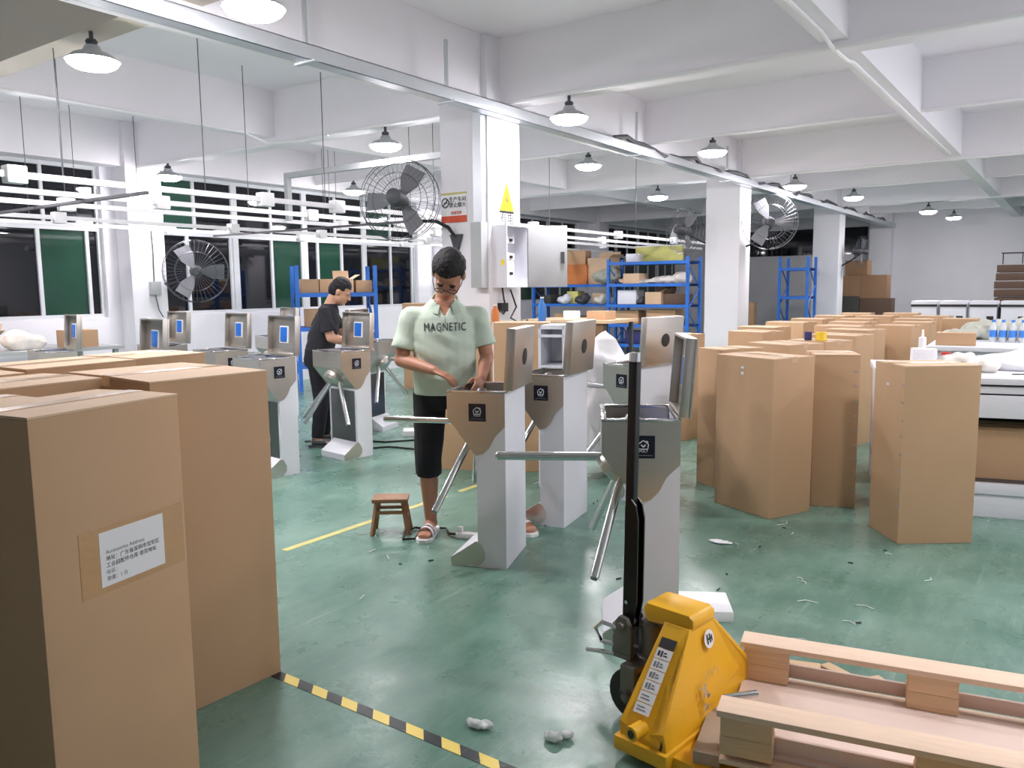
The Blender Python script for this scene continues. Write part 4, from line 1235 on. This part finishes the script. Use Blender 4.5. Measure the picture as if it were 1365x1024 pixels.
rack('empty blue rack frame in front of the third column', -5.3, -4.72, 17.4, .6, (.6, 1.25, 1.85), 2.08)

def small_box(label, x, y, z, w_, d_, h, rz, m='card', open_=False, group=None):
    t = thing('small_box', label, 'box', (x, y, z), rz, group)
    if open_:
        b = MB().box(-w_ / 2, w_ / 2, -d_ / 2, d_ / 2, 0, .01)
        b.box(-w_ / 2, -w_ / 2 + .008, -d_ / 2, d_ / 2, .01, h).box(w_ / 2 - .008, w_ / 2, -d_ / 2, d_ / 2, .01, h).box(-w_ / 2 + .008, w_ / 2 - .008, -d_ / 2, -d_ / 2 + .008, .01, h).box(-w_ / 2 + .008, w_ / 2 - .008, d_ / 2 - .008, d_ / 2, .01, h)
        b.build('box_body', M[m], t, smooth=0)
        b = MB(); plate(b, [(-w_ / 2, d_ / 2, h), (w_ / 2, d_ / 2, h), (w_ / 2, d_ / 2 + .04, h + .13), (-w_ / 2, d_ / 2 + .04, h + .13)], (0, .006, 0)); b.build('flap', M['card2'], t, smooth=0)
        b = MB(); plate(b, [(w_ / 2, -d_ / 2, h), (w_ / 2, d_ / 2, h), (w_ / 2 + .1, d_ / 2, h + .06), (w_ / 2 + .1, -d_ / 2, h + .06)], (0, 0, .006)); b.build('flap', M['card2'], t, smooth=0)
    else:
        MB().box(-w_ / 2, w_ / 2, -d_ / 2, d_ / 2, 0, h).build('box_body', M[m], t, bevel=.004)
        MB().box(-w_ / 2 - .001, w_ / 2 + .001, -.025, .025, h, h + .0015).build('tape_strip', M['tape'], t, smooth=0)
    return t
# goods on the long rack and the front rack (z = shelf heights)
small_box('orange brown box on the upper shelf of the longer blue rack', -9.0, 15.25, 1.552, .6, .45, .42, .1, 'card_or')
small_box('brown box stacked on top of the orange one', -9.05, 15.3, 1.975, .5, .4, .3, .2)
small_box('pale open box at the top of the longer blue rack', -8.4, 15.3, 1.552, .55, .4, .55, -.1, 'card2', True)
small_box('dark box at the left end of the longer blue rack', -9.7, 15.3, 1.552, .45, .4, .5, 0, 'darkboard')
crumple('bag', 'grey green bag of goods on the upper shelf between the blue racks', 'bag', (-8.1, 14.85, 1.66), [((0, 0, .05), (.35, .16, .14)), ((.15, 0, .12), (.2, .14, .14))], 'clothgrey', .02, .03, 8)
crumple('cloth_roll', 'white cloth spread along the upper shelf of the front blue rack', 'cloth', (-6.9, 14.8, 1.585), [((-.35, 0, .0), (.4, .2, .05)), ((.2, 0, .03), (.35, .2, .09)), ((.5, 0, .06), (.2, .18, .13))], 'cloth', .02, .03, 9)
for i, (x, z, w_, h, m, op, lb) in enumerate((
        (-7.5, 1.142, .4, .28, 'wmetal', False, 'white box on the third shelf of the front rack, left end'),
        (-6.9, 1.142, .35, .24, 'card2', True, 'open pale box on the third shelf of the front rack'),
        (-6.45, 1.142, .42, .2, 'brownd', False, 'dark brown box on the third shelf of the front rack'),
        (-7.5, .752, .5, .26, 'card', False, 'brown box on the low shelf of the front rack, left'),
        (-6.75, .752, .6, .28, 'card', False, 'brown box on the low shelf of the front rack, right'),
        (-7.35, .352, .35, .25, 'navy', False, 'navy crate on the lowest shelf of the front rack'),
        (-6.8, .352, .4, .24, 'white', False, 'white crate on the lowest shelf of the front rack'),
        (-7.4, 1.552, .35, .2, 'card2', False, 'pale box under the top beam of the front rack'),
        (-7.4, 1.982, .25, .16, 'wmetal', False, 'small white box on the very top of the front rack'))):
    small_box(lb, x, 14.8, z, w_, .4, h, random.uniform(-.1, .1), m, op, 'goods on the front blue rack')
for i in range(6):
    small_box(('dark grey', 'brown', 'yellowish', 'slate grey', 'pale', 'white')[i] + ' small box on the ' + ('third', 'fourth')[i % 2] + ' shelf of the longer blue rack', -9.7 + i * .32, 15.25, (1.142, .702)[i % 2], .26, .35, .18 + .04 * (i % 3), random.uniform(-.2, .2), ('darkboard', 'card', 'olive', 'dgrey', 'card2', 'wmetal')[i], False, 'mixed boxes on the longer blue rack')
t = thing('yellow_panel', 'pale yellow panel lying along the top of the front blue rack', 'panel', (-6.95, 14.9, 1.981))
MB().box(-.5, .5, 0, .1, .0, .3).build('board', M['olive'], t, bevel=.01); MB().box(-.52, .52, -.005, .105, .3, .32).build('edge_strip', M['white'], t)
ccol = ['dgrey', 'card_in', 'cloth', 'brownd', 'clothgrey', 'wmetal', 'darkboard', 'card2']
for i, (x, y, z, w_, c_, lb) in enumerate((
        (-9.2, 15.0, 1.142, .17, 'wmetal', 'white plastic bag on the middle shelf of the longer blue rack'), (-8.75, 15.0, 1.142, .18, 'dgrey', 'dark bag on the middle shelf of the longer blue rack'),
        (-8.3, 15.0, 1.142, .16, 'cloth', 'cream bag on the middle shelf of the longer blue rack, right end'), (-9.0, 15.0, .702, .16, 'brownd', 'brown bag on the low shelf of the longer blue rack'),
        (-7.25, 14.75, 1.142, .12, 'dgrey', 'dark bag between the boxes on the third shelf of the front rack'), (-6.62, 14.75, 1.36, .12, 'brownd', 'brown bag piled on the third shelf boxes of the front rack'),
        (-7.62, 14.75, 1.552, .12, 'card2', 'tan bag on the second shelf of the front rack, left end'), (-6.4, 14.75, .752, .1, 'darkboard', 'black bag on the low shelf of the front rack'))):
    crumple('bag', lb, 'bag', (x, y, z + w_ * .42), [((0, 0, 0), (w_, .14, w_ * .5)), ((w_ * .4, 0, .05), (w_ * .6, .12, w_ * .5))], c_, .016, .03, 11, 'bags among the rack goods')
for i, (x, y, z, w_, h, op, lb) in enumerate((
        (.2, .25, 1.452, .25, .2, False, 'brown box on the rack by the windows, left'), (.46, .25, 1.452, .24, .2, False, 'brown box on the rack by the windows, middle'),
        (.72, .25, 1.452, .24, .2, True, 'open box with raised flap on the rack by the windows'), (1.0, .25, 1.452, .24, .18, False, 'brown box on the rack by the windows, right end'),
        (.3, .25, .952, .32, .26, False, 'brown box on the lower shelf of the rack by the windows'))):
    a = math.radians(58); ca, sa = math.cos(a), math.sin(a)
    small_box(lb, -9.33 + x * ca - y * sa, 7.8 + x * sa + y * ca, z, w_, .34, h, a, 'card2' if op else 'card', op, 'boxes on the rack by the windows')
# boxes beyond the third column, on the far left of the end wall
for x, y, z, w_, h, m, lb in ((-4.75, 21, 0, .7, .6, 'darkboard', 'dark box at the base of the far stack by the end wall'), (-4.04, 21, 0, .7, .6, 'card', 'brown box at the base of the far stack by the end wall'),
                              (-4.75, 21, .602, .7, .6, 'darkboard', 'dark box in the middle of the far stack'), (-4.04, 21, .602, .7, .55, 'brownd', 'brown shadowed box in the middle of the far stack'),
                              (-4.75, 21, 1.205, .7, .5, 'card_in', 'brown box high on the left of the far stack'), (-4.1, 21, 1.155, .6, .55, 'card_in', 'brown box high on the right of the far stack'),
                              (-4.5, 21, 1.71, .5, .35, 'card_in', 'long box on the top of the far stack')):
    small_box(lb, x, y, z, w_, .5, h, 0, m)
small_box('brown box upper of two left of the empty rack', -6.4, 18.4, .6, .5, .5, .5, .2)
small_box('brown box lower of two left of the empty rack', -6.4, 18.4, 0, .55, .5, .597, .1)

# ================================================================ WORKBENCHES AND THEIR CLUTTER
t = thing('workbench', 'long white workbench at the right with boxes in its open bay', 'workbench', (-1.06, 5.68, 0), math.radians(14))
b = MB()
MB().box(0, 2.6, 0, 1.2, .86, .9).build('worktop', M['wmetal'], t, bevel=.004)
MB().box(.02, 2.58, .03, 1.17, .8, .845).build('top_rail', M['wmetal'], t, bevel=.003)
MB().box(.04, 2.56, .06, 1.15, .845, .86).build('shadow_gap', M['rubber'], t, smooth=0)
MB().box(.02, 2.58, .02, .045, .645, .79).build('upper_panel', M['wmetal'], t, bevel=.003)
MB().box(.02, 2.58, .02, .045, .0, .15).build('plinth_panel', M['wmetal'], t, bevel=.003)
MB().box(.02, 2.58, .0, .045, .155, .225).build('lower_rail', M['wmetal'], t, bevel=.003)
MB().box(.02, 2.58, .05, 1.15, .2, .225).build('bay_floor', M['dgrey'], t, smooth=0)
for x in (.02, 1.28, 2.54):
    MB().box(x, x + .04, .05, 1.15, 0.0, .8).build('side_panel', M['wmetal'], t, smooth=0)
MB().box(.02, 2.58, 1.15, 1.17, 0, .8).build('back_panel', M['dgrey'], t, smooth=0)
def on_bench(x, y):
    a = math.radians(14)
    return (-1.06 + x * math.cos(a) - y * math.sin(a), 5.68 + x * math.sin(a) + y * math.cos(a))
p = on_bench(.85, .3)
small_box('flat brown box standing inside the workbench bay', p[0], p[1], .226, .62, .3, .34, math.radians(14), 'card')
def put(x, y): return on_bench(x, y)
p = put(.3, .45); small_box('small white box on the left end of the workbench', p[0], p[1], .901, .15, .12, .15, .3, 'white')
p = put(.52, .4); crumple('cloth_heap', 'crumpled cream cloth heap on the workbench', 'cloth', (p[0], p[1], .93), [((0, 0, .03), (.14, .1, .07)), ((.14, .05, .02), (.1, .1, .06))], 'cloth', .012, .025, 16)
p = put(.95, .7); crumple('film_sheet', 'bulging white film sheet at the right of the workbench', 'wrapping', (p[0], p[1], .92), [((0, 0, .02), (.3, .25, .07)), ((.1, .1, .05), (.2, .18, .08))], 'foam', .015, .02, 8)
p = put(.33, .85)
t = thing('sealant_tube', 'white sealant tube standing on the workbench', 'tube', (p[0], p[1], .9))
MB().lathe([(.026, 0), (.026, .2), (.02, .205), (.01, .21), (.007, .26), (0, .26)], 16).build('tube_body', M['white'], t); MB().lathe([(.0265, .03), (.0265, .12)], 16).build('label_band', M['navy'], t)
def rollof(label, x, y, z, r, h, m):
    t = thing('tape_roll', label, 'tape roll', (x, y, z))
    MB().lathe([(r * .6, 0), (r, 0), (r, h), (r * .6, h), (r * .6, 0)], 20, cap=False).build('roll', M[m], t)
    MB().lathe([(r * .55, .001), (r * .6, .001), (r * .6, h - .001), (r * .55, h - .001), (r * .55, .001)], 20, cap=False).build('core', M['card'], t)
p = put(.62, .9); rollof('yellow tape roll on the workbench', p[0], p[1], .9, .05, .06, 'yelp')
p = put(.5, .95); rollof('red tape roll on the workbench', p[0], p[1], .9, .03, .09, 'redp')
p = put(.5, .55)
t = thing('hand_tool', 'dark hand tool lying on the workbench beside the white box', 'tool', (p[0], p[1], .915), .3)
MB().box(-.06, .06, -.025, .025, -.015, .02).build('tool_body', M['dgrey'], t, bevel=.008); MB().tube([(.05, 0, 0), (.14, .03, -.005)], .012, 8).build('handle', M['black'], t)
p = put(.8, .25); o = MB().tube([(0, 0, 0), (.08, .05, .0), (.16, .0, .03), (.22, .06, 0), (.3, .02, 0)], .004, 5).build('wire', M['black'], loc=(p[0], p[1], .905)); tag(o, 'thin black wire on the front of the workbench', 'wire')
rollof('yellow tape roll on the carton tops', -1.76, 6.95, 1.034, .045, .07, 'yelp')
rollof('blue tape roll beside the yellow one on the carton', -1.87, 6.97, 1.034, .03, .07, 'navy')

t = thing('workbench', 'second white table behind, carrying cloth and water bottles', 'workbench', (-1.2, 8.55, 0), .05)
MB().box(0, 2.4, 0, 1.7, .86, .9).build('worktop', M['wmetal'], t, bevel=.004)
for x in (.05, 2.3):
    for y in (.05, 1.6): MB().box(x, x + .05, y, y + .05, 0, .86).build('leg', M['wmetal'], t)
MB().box(.05, 2.35, .05, .07, .7, .86).build('apron', M['wmetal'], t)
for i in range(8):
    x, y = -.72 + .085 * (i % 4), 9.45 + .09 * (i // 4)
    t = thing('water_bottle', ('leftmost', 'second from left', 'third from left', 'rightmost')[i % 4] + ' water bottle in the ' + ('front', 'rear')[i // 4] + ' row on the second table', 'bottle', (x, y, .901), 0, 'water bottles on the second table')
    MB().lathe([(.03, 0), (.033, .02), (.033, .15), (.013, .19), (.013, .205), (0, .205)], 14).build('bottle', M['clear'], t)
    MB().lathe([(.0335, .05), (.0335, .12)], 14, cap=False).build('label_band', M['bluep'], t)
    MB().lathe([(.015, .2), (.015, .22), (0, .22)], 12).build('cap', M['bluep'], t)
crumple('cloth_heap', 'pile of cream bags on the second table behind the water bottles', 'cloth', (-.8, 9.85, .95), [((0, 0, .04), (.26, .14, .12)), ((.35, 0, .05), (.28, .14, .14)), ((-.25, -.1, .0), (.2, .12, .07))], 'clothgrey', .02, .04, 10)
small_box('flat brown box on the left corner of the second table', -.98, 8.85, .901, .34, .22, .12, .1)
# cardboard and dark boards at the far right
t = thing('board_stack', 'tall stack of dark brown flattened cardboard by the end wall', 'board stack', (-1.25, 16.2, 0))
for k in range(9):
    z = .55 + .14 * k
    MB().box(0 + random.uniform(-.02, .02), 1.4, 0, .8, z, z + .125).build('board_bundle', M['brownd'], t, bevel=.006)
MB().box(0, 1.4, .02, .78, 0, .55).build('base_bundle', M['darkboard'], t)
t = thing('wire_stand', 'small dark wire stand on top of the flattened cardboard', 'stand', (-1.05, 16.5, 1.812))
MB().box(-.14, .2, -.1, .1, .18, .2).build('plate', M['dgrey'], t)
for x in (-.12, .17): MB().tube([(x, 0, 0), (x, 0, .18)], .01, 6).build('leg', M['dgrey'], t)
t = thing('dark_board', 'dark board leaning in front of the flattened cardboard', 'board', (-1.32, 15.85, 0))
MB().prism([(0, 0), (1.6, 0), (1.6, 1.05), (.0, 1.2)], 0, .04, 'y').build('board', M['darkboard'], t, smooth=0); MB().box(0, 1.6, -.05, 0, 0, .06).build('foot_rail', M['dgrey'], t)

# window bench clutter on the far left
t = thing('bench', 'grey steel bench under the windows at the left edge', 'bench', (-9.9, 3.0, 0))
MB().box(-.5, .5, 0, 2.2, .82, .86).build('bench_top', M['greym'], t)
for x in (-.45, .4):
    for y in (.05, 2.1): MB().box(x, x + .05, y, y + .05, 0, .82).build('leg', M['greym'], t)
small_box('open cream box on the bench under the left window', -9.6, 3.6, .861, .45, .4, .18, .2, 'card2', True)
crumple('bag', 'cream bag slumped against the left window', 'bag', (-9.7, 4.15, .92), [((0, 0, .05), (.16, .18, .12)), ((0, .15, .02), (.14, .14, .09))], 'cloth', .02, .03, 9)
small_box('small brown box on the bench under the left window', -9.6, 4.75, .861, .3, .35, .2, -.1, 'card')
# things on the cartons behind the main turnstiles
def bottle(label, x, y, z, m1, m2, h=.2):
    t = thing('bottle', label, 'bottle', (x, y, z))
    MB().lathe([(.03, 0), (.032, .01), (.032, h * .6), (.014, h * .85), (.014, h * .95), (0, h * .95)], 14).build('bottle_body', M[m1], t)
    MB().lathe([(.016, h * .94), (.016, h), (0, h)], 12).build('cap', M[m2], t)
bottle('orange bottle on the carton below the electrical box', -3.95, 5.35, 1.221, 'card_or', 'white', .14)
bottle('blue water bottle on the carton right of the electrical box', -3.62, 5.55, 1.221, 'bluep', 'white', .2)
t = thing('table', 'table with boxes behind the white cabinet frame', 'table', (-6.6, 9.6, 0), .0)
MB().box(0, 1.4, 0, .9, 1.0, 1.04).build('table_top', M['card2'], t)
for x in (.05, 1.3):
    for y in (.05, .8): MB().box(x, x + .05, y, y + .05, 0, 1.0).build('leg', M['dgrey'], t)
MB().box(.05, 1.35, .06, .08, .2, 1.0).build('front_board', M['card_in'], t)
small_box('white paper cup sized box on the table behind the frame', -5.95, 9.9, 1.041, .2, .16, .12, .2, 'white')
small_box('brown box on the table behind the turnstile lids', -5.5, 9.95, 1.041, .3, .3, .12, 0, 'card')

o = crumple('plastic_scrap', 'flat white film scrap on the floor between the nearest turnstile and the cartons', 'scrap', (-1.66, 4.42, .004), [((0, 0, .004), (.06, .03, .007)), ((.05, .01, .003), (.04, .02, .006))], 'foam', .004, .004, 50)
for k, (x, y, a, l) in enumerate(((-.8, 3.08, .3, .12), (-.68, 3.1, -.5, .13), (-.55, 3.1, .9, .08))):
    o = MB().box(-l / 2, l / 2, -.025, .025, 0, .03).build('wood_offcut', M['pineend'], None, bevel=.003, loc=(x, y, .001), rot=(0, 0, a))
    tag(o, ('left', 'middle', 'right')[k] + ' of the wood offcuts on the floor seen through the pallet gap', 'wood', 'wood offcuts behind the pallet')
t = thing('foam_board', 'flat white foam board on the floor left of the man in green', 'foam board', (-5.5, 6.1, 0), .7)
MB().box(-.16, .16, -.1, .1, 0, .06).build('board', M['foam'], t, bevel=.006)
crumple('film_heap', 'low heap of bluish film on the floor behind the man in green', 'wrapping', (-5.8, 6.95, .08), [((0, 0, .05), (.22, .2, .12)), ((.15, .1, .12), (.16, .14, .14))], 'bluefilm', .015, .04, 14)
t = thing('metal_box', 'narrow grey green metal box standing behind the man in green', 'metal box', (-5.85, 7.35, 0), .6)
MB().box(-.09, .09, -.15, .15, 0, .85).build('box_shell', M['darkboard'], t, bevel=.006); MB().box(-.085, .085, -.156, -.15, .5, .8).build('front_plate', M['greym'], t, bevel=.002)
